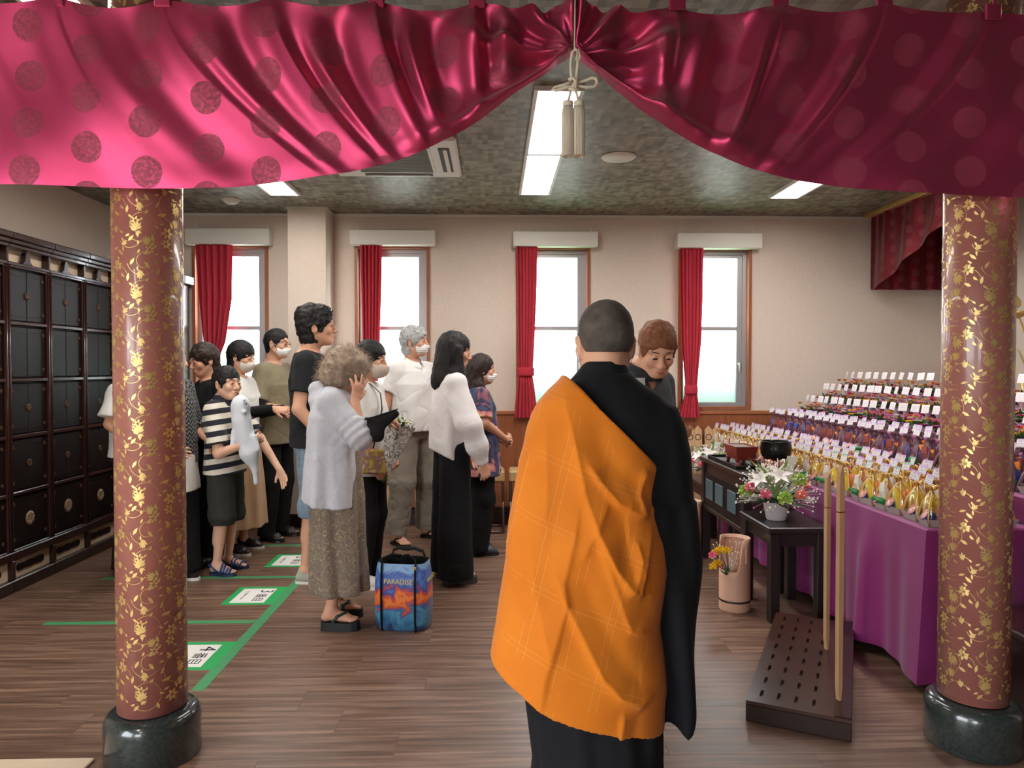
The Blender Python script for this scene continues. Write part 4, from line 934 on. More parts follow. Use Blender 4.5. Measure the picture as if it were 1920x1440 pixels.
# ---- folding stools -----------------------------------------------------
M_tan = mat('tan_vinyl', lin(190,158,110), .5); M_chr = mat('dull_chrome', lin(120,100,96), .3, metal=.8)
def stool(px, label):
    p = at(px, 900, 6.2); t = thing('folding_stool', label, 'stool', (p.x, 6.2, 0), group='folding stools by the wall')
    MB().bbox(-.11,.11,-.13,.13,.43,.53,.015).build('seat', M_tan, t)
    for s_ in (-1,1): 
        MB().tube([(s_*.10,-.13,.012),(s_*.095,.10,.43)], .011, 8).build('leg', M_chr, t); MB().tube([(s_*.10,.13,.012),(s_*.095,-.10,.43)], .011, 8).build('leg', M_chr, t)
    for y in (-.13,.13): MB().tube([(-.10,y,.012),(.10,y,.012)], .011, 8).build('foot_bar', M_chr, t)
stool(922, 'folding stool with tan seat beside the watercolour tunic'); stool(978, 'folding stool with tan seat behind the edge of the orange robe')

# ---- brass lotus ornament at the far right --------------------------------
lo = thing('brass_lotus', 'brass lotus ornament at the right edge behind the column', 'ornament', (3.12, 4.10, 0))
MB().bbox(-.12, .12, -.12, .12, 0, 1.20, .01).build('pedestal', M_dark, lo); lo.location = (3.42, 4.5, 0)
MB().lathe([(.06,1.2),(.07,1.22),(.05,1.26),(.055,1.32),(.04,1.36)], 20).build('vase', M_gold, lo)
for k, (a, z, r) in enumerate(((2.6,1.62,.20),(3.6,1.74,.16),(2.0,1.80,.10),(4.4,1.55,.15),(.6,1.7,.18))):
    e = (math.cos(a)*r, math.sin(a)*r, z); MB().tube([(0,0,1.34),(e[0]*.3,e[1]*.3,1.34+(z-1.34)*.6),e], .005, 6).build('stem', M_gold, lo)
    if k % 2: MB().lathe([(.008,-.03),(.05,-.01),(.075,.012),(.07,.014),(.01,0)], 16, e).build('lotus_leaf', M_gold, lo)
    else: MB().lathe([(.006,-.02),(.034,.0),(.038,.03),(.02,.06),(.002,.085)], 14, e).build('lotus_bud', M_gold, lo)
# ============================================================ SMOOTH BODIES (signed-distance modelling, polygonised with surface nets)
def V3(*a): return np.array(a[0] if len(a) == 1 else a, float)
def unit(v): v = V3(v); return v/(np.linalg.norm(v)+1e-12)
def rotm(yaw=0, pitch=0, roll=0):
    "yaw: turn left +, pitch: nod down +, roll: tilt to own right +"
    cy_, sy = math.cos(yaw), math.sin(yaw); cp, sp_ = math.cos(-pitch), math.sin(-pitch); cr, sr = math.cos(roll), math.sin(roll)
    Z = np.array([[cy_,-sy,0],[sy,cy_,0],[0,0,1]]); X = np.array([[1,0,0],[0,cp,-sp_],[0,sp_,cp]]); Y = np.array([[cr,0,sr],[0,1,0],[-sr,0,cr]])
    return Z @ X @ Y
class SDF:
    def __init__(s): s.ops = []
    def rc(s, a, b, ra, rb, k=.02, sub=False, flat=None, capa=False, capb=False, mid=None):
        a, b = V3(a), V3(b); ab = b-a; L2 = float(ab @ ab)+1e-12; d = ab/math.sqrt(L2); m = max(ra, rb, mid or 0)+k
        def f(X, Y, Z):
            px, py, pz = X-a[0], Y-a[1], Z-a[2]
            tr = (px*ab[0]+py*ab[1]+pz*ab[2])/L2; t = np.clip(tr, 0, 1)
            vx, vy, vz = px-t*ab[0], py-t*ab[1], pz-t*ab[2]
            if flat is not None:
                n, q = flat; n = unit(n); c = (vx*n[0]+vy*n[1]+vz*n[2])*(q-1); vx, vy, vz = vx+c*n[0], vy+c*n[1], vz+c*n[2]
            r = ra+(rb-ra)*t
            if mid is not None: r = r + (mid-(ra+rb)/2)*4*t*(1-t)
            D = np.sqrt(vx*vx+vy*vy+vz*vz)-r
            L = math.sqrt(L2)
            if capa: D = np.maximum(D, -tr*L)
            if capb: D = np.maximum(D, (tr-1)*L)
            return D
        s.ops.append((f, np.minimum(a, b)-m, np.maximum(a, b)+m, k, sub)); return s
    def el(s, c, r, k=.02, sub=False, Rm=None):
        c, r = V3(c), V3(r); m = max(r)+k; Rt = None if Rm is None else np.asarray(Rm).T
        def f(X, Y, Z):
            p = [X-c[0], Y-c[1], Z-c[2]]
            if Rt is not None: p = [Rt[i,0]*p[0]+Rt[i,1]*p[1]+Rt[i,2]*p[2] for i in range(3)]
            k0 = np.sqrt((p[0]/r[0])**2+(p[1]/r[1])**2+(p[2]/r[2])**2); k1 = np.sqrt((p[0]/r[0]**2)**2+(p[1]/r[1]**2)**2+(p[2]/r[2]**2)**2)
            return k0*(k0-1)/np.maximum(k1, 1e-6)
        s.ops.append((f, c-m, c+m, k, sub)); return s
    def loft(s, rows, k=.03, sub=False, ripple=None, power=2.0):
        "rows: (z, cx, cy, rx, ry) from low to high; flat ends; ripple=(n, amp_low, amp_high, phase)"
        A = np.array(rows, float); z0, z1 = A[0,0], A[-1,0]
        lo = V3((A[:,1]-A[:,3]).min(), (A[:,2]-A[:,4]).min(), z0)-.04-k; hi = V3((A[:,1]+A[:,3]).max(), (A[:,2]+A[:,4]).max(), z1)+.04+k
        def f(X, Y, Z):
            I = lambda c: np.interp(Z, A[:,0], A[:,c])
            cx, cy_, rx, ry = I(1), I(2), I(3), I(4); dx, dy = X-cx, Y-cy_
            q = (np.abs(dx/rx)**power+np.abs(dy/ry)**power)**(1/power); D = (q-1)*np.minimum(rx, ry)
            if ripple:
                n, a0, a1, ph = ripple; th = np.arctan2(dy/ry, dx/rx); t = (Z-z0)/(z1-z0)
                D = D + (a0+(a1-a0)*t)*(np.sin(n*th+ph)+.45*np.sin((n*1.7)*th+ph*2+3*t))*np.clip(q, 0, 1)
            return np.maximum(np.maximum(D, z0-Z), Z-z1)
        s.ops.append((f, lo, hi, k, sub)); return s
    def cut(s, p, n, lo=None, hi=None):
        p, n = V3(p), unit(n)
        f = lambda X, Y, Z: -((X-p[0])*n[0]+(Y-p[1])*n[1]+(Z-p[2])*n[2])
        s.ops.append((f, V3(lo) if lo is not None else None, V3(hi) if hi is not None else None, 0, True)); return s
    def mesh(s, name, h, fine=(), hf=None, fn=None, shrink=0):
        B = [(o[1], o[2]) for o in s.ops if o[1] is not None and not o[4]]
        lo = np.min([b[0] for b in B], 0)-2*h; hi = np.max([b[1] for b in B], 0)+2*h
        ax = [np.arange(lo[i], hi[i]+h, h) for i in range(3)]
        if fine:
            z = lo[2]; zs = []
            while z < hi[2]+h:
                zs.append(z); z += hf if any(a <= z <= b for a, b in fine) else h
            ax[2] = np.array(zs)
        ax = [a.astype(np.float32) for a in ax]
        G = np.full([len(a) for a in ax], .25, np.float32)
        for f, a, b, k, sub in s.ops:
            if a is None: sl = (slice(None),)*3
            else:
                sl = tuple(slice(max(0, np.searchsorted(ax[i], a[i]-h*1.5)), np.searchsorted(ax[i], b[i]+h*1.5)) for i in range(3))
            if any(x.start is not None and x.stop <= x.start for x in sl): continue
            X, Y, Z = ax[0][sl[0]][:,None,None], ax[1][sl[1]][None,:,None], ax[2][sl[2]][None,None,:]
            D = f(X, Y, Z); g = G[sl]
            if sub:
                if k > 0: hh = np.clip(k-np.abs(g+D), 0, None)/k; G[sl] = np.maximum(g, -D)+hh*hh*k*.25
                else: G[sl] = np.maximum(g, -D)
            else:
                if k > 0: hh = np.clip(k-np.abs(g-D), 0, None)/k; G[sl] = np.minimum(g, D)-hh*hh*k*.25
                else: G[sl] = np.minimum(g, D)
        G[0] = G[-1] = .1; G[:,0] = G[:,-1] = .1; G[:,:,0] = G[:,:,-1] = .1
        S = G < 0
        n = np.zeros([d-1 for d in G.shape], np.int8)
        for i in (0,1):
            for j in (0,1):
                for k in (0,1): n += S[i:i+n.shape[0], j:j+n.shape[1], k:k+n.shape[2]]
        I, J, K = np.nonzero((n > 0) & (n < 8))
        idx = np.full(n.shape, -1, np.int32); idx[I,J,K] = np.arange(len(I))
        P = np.zeros((len(I), 3), np.float64); cnt = np.zeros(len(I))
        cs = [(i,j,k) for i in (0,1) for j in (0,1) for k in (0,1)]
        val = {c: G[I+c[0], J+c[1], K+c[2]] for c in cs}
        pos = {c: np.stack([ax[0][I+c[0]], ax[1][J+c[1]], ax[2][K+c[2]]], -1) for c in cs}
        for c in cs:
            for d in range(3):
                if c[d] == 0:
                    e = list(c); e[d] = 1; e = tuple(e); a, b = val[c], val[e]; m = (a < 0) != (b < 0)
                    t = (a[m]/(a[m]-b[m]))[:,None]; P[m] += pos[c][m]*(1-t)+pos[e][m]*t; cnt[m] += 1
        P /= cnt[:,None]
        F = []
        for d in range(3):
            a = [slice(0,-1) if q == d else slice(1,-1) for q in range(3)]; b = [slice(1,None) if q == d else slice(1,-1) for q in range(3)]
            sa, sb = S[tuple(a)], S[tuple(b)]; x = np.nonzero(sa != sb); ins = sa[x]
            o = [x[q] + (0 if q == d else 1) for q in range(3)]
            u, v = [(1,2),(2,0),(0,1)][d]
            def cell(du, dv):
                c = [o[0].copy(), o[1].copy(), o[2].copy()]; c[u] -= du; c[v] -= dv; return idx[c[0],c[1],c[2]]
            q = np.stack([cell(1,1), cell(0,1), cell(0,0), cell(1,0)], -1)
            q[~ins] = q[~ins][:, ::-1]; F.append(q)
        F = np.concatenate(F); F = F[(F >= 0).all(1)]
        if fn is not None:
            P = fn(P, vnormals(P, F))
        return npmesh(name, P, F)
def vnormals(P, F):
    a, b, c, d = (P[F[:,i]] for i in range(4)); fn = np.cross(c-a, d-b); N = np.zeros_like(P)
    for i in range(4): np.add.at(N, F[:,i], fn)
    return N/(np.linalg.norm(N, axis=1, keepdims=True)+1e-12)
def waves(P, seed, freq, n=6, aniso=(1,1,1)):
    rs = np.random.RandomState(seed); o = np.zeros(len(P)); A = np.array(aniso)
    for i in range(n):
        d = rs.normal(size=3)*A; d /= np.linalg.norm(d)/freq; o += np.sin(P @ d*rs.uniform(.7,1.5)+rs.uniform(0,6.28)+1.2*np.sin(P @ (rs.normal(size=3)*freq*.4)))
    return o/n*1.6
def folds(amp, seed, freq=22, aniso=(1,1,.22)):
    "soft cloth creases"
    def f(P, N):
        w = waves(P, seed, freq, 5, aniso); w2 = waves(P, seed+50, freq*1.7, 4, (1,1,.9))
        z = P[:,2]; t = np.clip((z.max()-z)/(np.ptp(z)+1e-6), 0, 1)
        d = amp*(w*(.35+.65*t) + .35*w2 - .55*np.exp(-(w2*5)**2)*(.3+.7*t)); N = N.copy(); N[:,2] *= .3
        return P+N*d[:,None]
    return f

# ------------------------------------------------------------ person kit (local frame: faces +Y, right hand at +X)
SKIN = mat('skin', lin(212,158,130), .55, var=.06, vscale=14, spec=.35)
SKIN2 = mat('skin_pale', lin(220,172,146), .55, var=.05, vscale=14, spec=.35)
M_mask = mat('mask_white', lin(236,232,228), .8); M_eye = mat('eye_dark', lin(28,22,20), .25)
M_lip = mat('lip', lin(176,104,92), .5)
class Person:
    def __init__(p, label, X, Y, rz, H, group='people queueing in the hall', head=None, hyaw=0, hpitch=0, hroll=0, fat=1.0, hs=1.0, skin=None, neckfwd=0):
        p.root = thing('person', label, 'person', (X, Y, 0), R(rz), group); p.H = H; s = p.s = H/1.7; p.fat = fat; p.hs = hs*(.5+.5*s)*.985
        p.Rh = rotm(R(hyaw), R(hpitch), R(hroll)); p.skin = skin or SKIN
        p.head = V3(head) if head is not None else V3(0, .02+neckfwd, H-.118*p.hs)
        p.j = dict(hip=V3(.088*s,0,.90*s), knee=V3(.095*s,.012,.48*s), ankle=V3(.095*s,-.035*s,.075*s), sh=V3(.162*s,-.015,1.36*s), nk=V3(0,-.03+neckfwd*.4,1.42*s))
        p.S = SDF(); p.fine = []
    def hp(p, x, y, z): return p.head + p.Rh @ (V3(x,y,z)*p.hs)
    def side(p, v, sd): v = V3(v).copy(); v[0] *= sd; return v
    def build_head(p, beard=0, ears=True, jaw=1.0):
        S, q, R_ = p.S, p.hp, p.Rh; e = p.hs
        S.el(q(0,-.015,.032), V3(.074,.093,.083)*e, .02, Rm=R_); S.el(q(0,.022,-.04), V3(.061*jaw,.066,.078)*e, .03, Rm=R_)
        S.el(q(0,.058,-.094), V3(.030*jaw,.026,.022)*e, .03, Rm=R_)
        for d in (-1,1):
            S.rc(q(.05*d*jaw,.0,-.055), q(.022*d,.055,-.098), .018*e, .014*e, .025)
            S.el(q(.040*d,.062,-.030), V3(.022,.02,.022)*e, .02, Rm=R_)
            S.rc(q(.008*d,.083,.021), q(.05*d,.064,.020), .008*e, .007*e, .016)
        for d in (-1,1):
            S.el(q(.030*d,.098,-.004), V3(.019,.016,.011)*e, .012, True, R_)
            S.el(q(.030*d,.076,-.004), V3(.0145,.0145,.0125)*e, .004, Rm=R_)
        S.rc(q(0,.086,.004), q(0,.106,-.036), .0075*e, .0125*e, .010)
        for d in (-1,1): S.el(q(.012*d,.096,-.042), V3(.009,.010,.008)*e, .006, Rm=R_)
        S.rc(q(-.018,.085,-.066), q(.018,.085,-.066), .0065*e, .0065*e, .008, mid=.010*e); S.rc(q(-.015,.084,-.077), q(.015,.084,-.077), .0065*e, .0065*e, .008, mid=.010*e)
        S.rc(q(-.022,.100,-.0715), q(.022,.100,-.0715), .0025*e, .0025*e, .004, True)
        if ears:
            for d in (-1,1):
                S.el(q(.078*d,-.012,-.014), V3(.010,.021,.033)*e, .008, Rm=R_ @ rotm(R(-18*d),0,R(8*d)))
                S.el(q(.088*d,-.006,-.012), V3(.007,.011,.019)*e, .006, True, R_)
        S.rc(p.j['nk'], q(0,-.022,-.05), .060*p.s*p.fat**.5, .052*e*p.fat**.5, .03)
        p.fine.append((p.head[2]-.14*e, p.head[2]+.13*e))
        # eyes, brows, lips
        m = {-1: MB(), 1: MB()}; b = {-1: MB(), 1: MB()}; l = MB(); Mr = Matrix(R_.tolist()).to_4x4()
        for d in (-1,1):
            m[d].ell((0,0,0), (.0115*e,.006*e,.0035*e), 10, 6, Matrix.Translation(Vector(q(.030*d,.0895,-.004))) @ Mr)
            b[d].tube([q(.014*d,.0905,.0235), q(.032*d,.0855,.0265), q(.050*d,.0695,.0225)], [.0018*e,.0026*e,.0013*e], 6)
        l.tube([q(-.019,.088,-.0695), q(-.008,.0955,-.068), q(.008,.0955,-.068), q(.019,.088,-.0695)], [.0015,.0036*e,.0036*e,.0015], 6).tube([q(-.015,.088,-.0755), q(0,.0945,-.077), q(.015,.088,-.0755)], [.0015,.0042*e,.0015], 6)
        p.eyes, p.brows, p.lips = m, b, l
    def arm(p, sd, el, wr, r=1.0, **hand):
        s, f = p.s, p.fat*r; S = p.S; sh = p.side(p.j['sh'], sd); el, wr = V3(el), V3(wr)
        S.rc(sh, el, .048*s*f, .038*s*f, .02); S.rc(el, wr, .040*s*f, .026*s*f**.5, .015)
        p.j['el%d' % sd], p.j['wr%d' % sd] = el, wr
        if hand is not None and not hand.pop('nohand', False): p.hand(wr, sd, **hand)
    def hand(p, w, sd, d=None, n=None, curl=(.3,.3,.3,.3), spread=.12, thumb=(.75,.55), k=.95, tc=.35):
        S = p.S; hs = p.hs*k; el = p.j['el%d' % sd]
        d = unit(w-el) if d is None else unit(d); n = V3(-sd,0,0) if n is None else V3(n); n = unit(n-d*(n @ d))
        t = np.cross(d, n)*(-sd); t = unit(t); w = V3(w)
        S.rc(w, w+d*.03*hs, .024*hs, .028*hs, .01, flat=(n, 1.35))
        S.rc(w+d*.03*hs, w+d*.078*hs, .033*hs, .037*hs, .012, flat=(n, 2.5))
        for i, (o, L) in enumerate(((.027,.072),(.009,.080),(-.009,.075),(-.026,.058))):
            b = w+d*(.086-(abs(i-1.2)*.004))*hs+t*o*hs; dd = unit(d+t*spread*(1.2-i)*.8); a = 0
            seg = [.45, .32, .23]; c = curl[i]; pt = b-d*.012*hs
            for g in range(3):
                a += c*(1 if g else .8); v = dd*math.cos(a)+n*math.sin(a); e = pt+v*(L*seg[g]+(.012 if g == 0 else 0))*hs
                S.rc(pt, e, (.0092-.0008*g)*hs, (.0086-.001*g)*hs, .004); pt = e
        b = w+d*.028*hs+t*.026*hs; v = unit(d*thumb[0]+t*thumb[1]+n*tc); e = b+v*.040*hs; S.rc(b, e, .0135*hs, .0105*hs, .01)
        v = unit(v+d*.5+n*tc*.7); S.rc(e, e+v*.030*hs, .0102*hs, .008*hs, .004)
        p.fine.append((min(w[2], (w+d*.17*hs)[2])-.03, max(w[2], (w+d*.17*hs)[2])+.03))
    def legs(p, bare=False, feet=None, spread=0):
        s, f, S = p.s, p.fat, p.S
        for sd in (-1,1):
            h, k, a = (p.side(p.j[x], sd) for x in ('hip','knee','ankle'))
            if 'knee%d' % sd in p.j: k = p.j['knee%d' % sd]
            if 'ankle%d' % sd in p.j: a = p.j['ankle%d' % sd]
            S.rc(h, k, .074*s*f, .05*s*f, .03); S.rc(k, a, .047*s*f, .031*s*f**.5, .02)
            S.rc(k+(a-k)*.12+V3(0,-.014,0), k+(a-k)*.5+V3(0,-.016,0), .036*s*f, .032*s*f, .03)
            p.foot(sd, a, toes=bare)
        p.j['_legs'] = 1
    def foot(p, sd, a, toes):
        S, s = p.S, p.s*.95; fy = p.j.get('fdir%d' % sd, V3(.14*sd,1,0)); fy = unit(fy); fx = V3(fy[1], -fy[0], 0); g = p.j.get('sole%d' % sd, .018)
        o = V3(a[0], a[1], 0); pt = lambda x, y, z: o+fx*x*s*sd+fy*y*s+V3(0,0,z*s+g)
        S.rc(pt(0,0,.06), pt(0,-.03,.026), .034*s, .027*s, .02); S.rc(pt(0,-.02,.03), pt(.004,.10,.022), .03*s, .034*s, .02, flat=((0,0,1),1.6))
        S.rc(pt(0,.0,.06), pt(-.006,.09,.03), .03*s, .024*s, .03)
        if toes:
            for i, (x, y, r) in enumerate(((-.026,.158,.0125),(-.006,.160,.0095),(.010,.153,.009),(.024,.143,.0085),(.036,.130,.008))):
                S.rc(pt(x*.9,.11,.018), pt(x,y,.010), r*s*1.1, r*s, .008)
            p.fine.append((0, .10))
        else: S.rc(pt(0,.09,.02), pt(0,.15,.014), .03*s, .026*s, .02, flat=((0,0,1),1.8))
    def torso(p):
        s, f, S, j = p.s, p.fat, p.S, p.j; n = j['nk']
        S.loft([(.86*s,0,0,.15*s*f,.10*s*f),(.98*s,0,0,.15*s*f,.10*s*f),(1.08*s,0,0,.135*s*f,.09*s*f),(1.25*s,0,n[1]*.3,.155*s*f,.105*s*f),(1.36*s,0,n[1]*.7,.15*s,.09*s),(1.42*s,n[0],n[1],.09*s,.07*s)], .03)
        S.rc(p.side(j['sh'],-1), j['sh'], .046*s, .046*s, .04)
    def finish(p, h=.0062, hf=.005, face=True, brow=None):
        me = p.S.mesh('body', h, p.fine, hf); n = len(me.vertices); co = np.empty(n*3, np.float32); me.vertices.foreach_get('co', co); co = co.reshape(-1,3)
        keep = np.linalg.norm(co-p.head, axis=1) < .19*p.hs
        for sd in (-1,1):
            if 'wr%d' % sd in p.j: keep |= np.linalg.norm(co-p.j['wr%d' % sd], axis=1) < .22
        keep |= co[:,2] < .11
        o = bpy.data.objects.new('tmp', me); C.objects.link(o); vg = o.vertex_groups.new(name='d'); vg.add([int(i) for i in np.nonzero(~keep)[0]], 1.0, 'REPLACE')
        md = o.modifiers.new('d', 'DECIMATE'); k = keep.mean(); md.ratio = float(k+(1-k)*.16); md.vertex_group = 'd'; md.vertex_group_factor = 10
        m2 = bpy.data.meshes.new_from_object(o.evaluated_get(bpy.context.evaluated_depsgraph_get())); bpy.data.objects.remove(o); bpy.data.meshes.remove(me); m2.name = 'body'
        b = ob('body', m2, p.skin, p.root)
        if face:
            p.lips.build('lips', M_lip, p.root)
            for d in (-1,1): p.eyes[d].build('eye', M_eye, p.root); p.brows[d].build('eyebrow', brow or M_eye, p.root)
        return b
    def part(p, name, S, m, h=.009, fn=None): return ob(name, S.mesh(name, h, fn=fn), m, p.root)
    # ---- garments
    def shirt(p, name, m, hem, sleeve=.6, bulk=1.0, waist=1.0, collar=None, slR=.058, slE=.064, amp=.006, seed=1, h=.008, ripple=None, neck=.062, dy=0, hemx=None, vneck=0):
        s, f, j = p.s, p.fat*bulk, p.j; n = j['nk']; S = SDF()
        hx = hemx or 1.0
        S.loft([(hem,0,dy,.185*s*f*waist*hx,.135*s*f*waist*hx),(max(hem+.03,1.0*s),0,dy*.7,.180*s*f*waist,.132*s*f*waist),(1.12*s,0,dy*.4,.178*s*f*waist**.6,.128*s*f),(1.25*s,0,n[1]*.3,.186*s*f,.128*s*f),(1.35*s,0,n[1]*.7,.165*s*f,.104*s*f),(1.415*s,0,n[1],.115*s,.082*s)], .03, ripple=ripple, power=2.3)
        for sd in (-1,1):
            sh = p.side(j['sh'], sd); el = j.get('el%d' % sd); wr = j.get('wr%d' % sd)
            S.rc(V3(0,n[1],1.385*s), sh, .058*s, .056*s*bulk, .03)
            if el is None: continue
            if sleeve <= 1: S.rc(sh, sh+(el-sh)*sleeve, slR*s*bulk, slE*s*bulk, .03, capb=True)
            else:
                S.rc(sh, el, slR*s*bulk, slE*s*bulk, .03); S.rc(el, el+(wr-el)*(sleeve-1), slE*s*bulk, slE*s*bulk*.85, .02, capb=True)
        S.rc(n+V3(0,.02,-.0), n+V3(0,.03,.16), neck*s, neck*s*1.2, .012, True)
        if vneck: S.rc(n+V3(0,.07,.03), n+V3(0,.135,-vneck), .050*s, .006, .006, True)
        S.cut((0,0,hem),(0,0,-1))
        o = p.part(name, S, m, h, folds(amp, seed)); 
        if collar:
            c = MB(); rg = []
            for (r, z, yy) in ((neck*s+.012,-.025,0),(neck*s+.004,.02,0),(neck*s+.006,.026,0),(neck*s+.02,.012,.004),(neck*s+.03,-.022,.012)):
                rg.append([Vector((math.cos(a)*r, n[1]+.018+yy+math.sin(a)*r, n[2]+.012+z-.035*(math.sin(a) > .3)*math.sin(a))) for a in [math.pi*(.5+.12)+2*math.pi*.94*k/28 for k in range(29)]])
            c.ring_loft(rg, close=False, caps=False).build('collar', collar, p.root)
        return o
    def trousers(p, name, m, top=None, end=.04, rk=.078, re=.07, rh=.088, amp=.005, seed=2, h=.009, seat=1.0, wide=None):
        s, f, j = p.s, p.fat, p.j; S = SDF(); top = top or 1.02*s
        S.loft([(.82*s,0,-.005,.150*s*f*seat,.108*s*f*seat),(.92*s,0,-.01,.152*s*f*seat,.11*s*f*seat),(top,0,0,.145*s*f,.10*s*f)], .03)
        for sd in (-1,1):
            hp_, k, a = (p.side(j[x], sd) for x in ('hip','knee','ankle')); k = j.get('knee%d' % sd, k); a = j.get('ankle%d' % sd, a)
            S.rc(hp_+V3(0,0,.0), k if end < k[2] else k+(k-hp_)*.3, rh*s*f, rk*s*f, .03)
            if end < k[2]:
                t = (k[2]-end)/(k[2]-a[2]); S.rc(k, k+(a-k)*t, rk*s*f, re*s*f, .03, capb=True)
            else:
                pass
        if end >= .2: S.cut((0,0,end),(0,0,-1))
        return p.part(name, S, m, h, folds(amp, seed, 20, (1,1,.4)))
    def skirt(p, name, m, rows, ripple, amp=.003, seed=3, h=.009):
        S = SDF(); S.loft(rows, .02, ripple=ripple); return p.part(name, S, m, h, folds(amp, seed, 18, (1,1,.15)))
    def hair(p, m, style='short', amp=.004, freq=90, seed=5, h=.0055, extra=None, cover=1.0, aniso=(1,1,1), wisps=0, wl=.03, wc=.006):
        S, q, R_, e = SDF(), p.hp, p.Rh, p.hs
        t = {'short': .009, 'thin': .006, 'full': .019, 'bob': .013, 'buzz': .0028, 'bowl': .014, 'curly': .030, 'long': .012}[style]
        S.el(q(0,-.017,.036), V3(.0745+t,.095+t,.083+t)*e, .02, Rm=R_)
        low = {'short': -.055, 'thin': -.05, 'full': -.06, 'bob': -.085, 'buzz': -.040, 'bowl': -.07, 'curly': -.04, 'long': -.1}[style]
        S.rc(q(0,-.045,.0), q(0,-.048,low), (.064+t)*e, (.052+t)*e, .03)
        for d in (-1,1): S.rc(q(.062*d,.018,.02), q(.068*d,.020,-.03), (.012+t*.5)*e, (.004+t*.3)*e, .015)
        if extra: extra(S, q, e, R_)
        if style != 'curly' or True:
            line = {'short': .058, 'thin': .072, 'full': .058, 'bob': .046, 'buzz': .064, 'bowl': .034, 'curly': .034, 'long': .040}[style]*cover
            S.el(q(0,.118,line-.092), V3(.072,.066,.092)*e, .012, True, R_)
            S.el(q(0,.09,-.085), V3(.09,.085,.065)*e, .01, True, R_)
            if style in ('short','thin','buzz','full'):
                for d in (-1,1): S.el(q(.085*d,-.010,-.030), V3(.026,.026,.040)*e, .006, True, R_)
        if style == 'buzz': S.cut(q(0,0,-.026), -(R_ @ V3(0,-.12,1)))
        elif style not in ('curly','long'): S.cut(q(0,0,low-.035), -(R_ @ V3(0,-.25 if style != 'buzz' else -.1,1)))
        def fn(P, N):
            w = waves(P, seed, freq, 7, aniso); w2 = waves(P, seed+9, freq*2.3, 6, aniso)
            Q = P+N*(amp*(w+.6*w2))[:,None]; p.hv = (Q, N); return Q
        o = p.part('hair', S, m, h, fn)
        if wisps:
            rs = np.random.RandomState(seed); Q, N = p.hv; V = []; F = []
            for i in rs.randint(0, len(Q), wisps):
                d = unit(N[i]+rs.normal(size=3)*.5+np.array([0,0,-.25])); a = unit(np.cross(d, rs.normal(size=3))); b = np.cross(d, a); L = wl*rs.uniform(.5,1.3); o0 = len(V); n = 6
                for g in range(n):
                    t = g/(n-1); c = Q[i]-N[i]*.004+d*L*t+(a*math.sin(t*7+i)+b*math.cos(t*7+i)-b*math.cos(i))*wc*t+np.array([0,0,-.012*t*t]); r = .0013*(1-t*.8)
                    for k in range(3): V.append(c+r*(a*math.cos(2.094*k)+b*math.sin(2.094*k)))
                for g in range(n-1):
                    for k in range(3): F.append((o0+g*3+k, o0+g*3+(k+1)%3, o0+g*3+3+(k+1)%3, o0+g*3+3+k))
            w_ = ob('loose_strands', npmesh('loose_strands', V, F), m, o); w_['kind'] = 'stuff'
        return o
    def mask(p, m=None, loops=True, puff=0):
        S, q, R_, e = SDF(), p.hp, p.Rh, p.hs
        S.el(q(0,.030+puff*.4,-.062), V3(.066+puff*.3,.078+puff,.056+puff)*e, .01, Rm=R_); S.rc(q(0,.094,-.02), q(0,.108,-.045), .014*e, .016*e, .02)
        S.cut(q(0,.024,0), R_ @ V3(0,-1,-.1)); S.cut(q(0,0,-.016), R_ @ V3(0,.15,1)); 
        def fn(P, N):
            z = (P-p.head) @ (R_ @ V3(0,0,1)); return P+N*(.0016*np.sign(np.sin(z*420)))[:,None]
        o = p.part('face_mask', S, m or M_mask, .005, fn if not puff else None)
        if loops:
            for d in (-1,1):
                b = MB(); b.tube([q(.058*d,.045,-.03), q(.078*d,.01,-.005), q(.083*d,-.018,.006)], .0016, 5).tube([q(.055*d,.045,-.095), q(.074*d,.0,-.055), q(.083*d,-.02,-.03)], .0016, 5)
                ob('ear_loop', b.mesh('ear_loop'), M_mask, o)
        return o
    def shoe(p, sd, m, sole_m, kind='sneaker'):
        a = p.side(p.j['ankle'], sd); a = p.j.get('ankle%d' % sd, a)
        s = p.s*.97; fy = unit(p.j.get('fdir%d' % sd, V3(.14*sd,1,0))); fx = V3(fy[1], -fy[0], 0); o = V3(a[0], a[1], 0); g = p.j.get('sole%d' % sd, .018)
        pt = lambda x, y, z: o+fx*x*s*sd+fy*y*s+V3(0,0,z)
        prof = [(-.062,.0),(-.055,.022),(-.03,.033),(.02,.034),(.06,.040),(.10,.047),(.135,.044),(.165,.030),(.178,.008)]
        prof = [(y, w) for y, w in prof]
        out = [(w*(1 if True else 1)+.002, y) for y, w in prof]+[(-w*.88-.002, y) for y, w in prof[::-1]]
        lo, hi = [pt(x*1.03, y*1.02, 0) for x, y in out], [pt(x, y, g) for x, y in out]
        sl = MB().ring_loft([lo, hi], smooth=False)
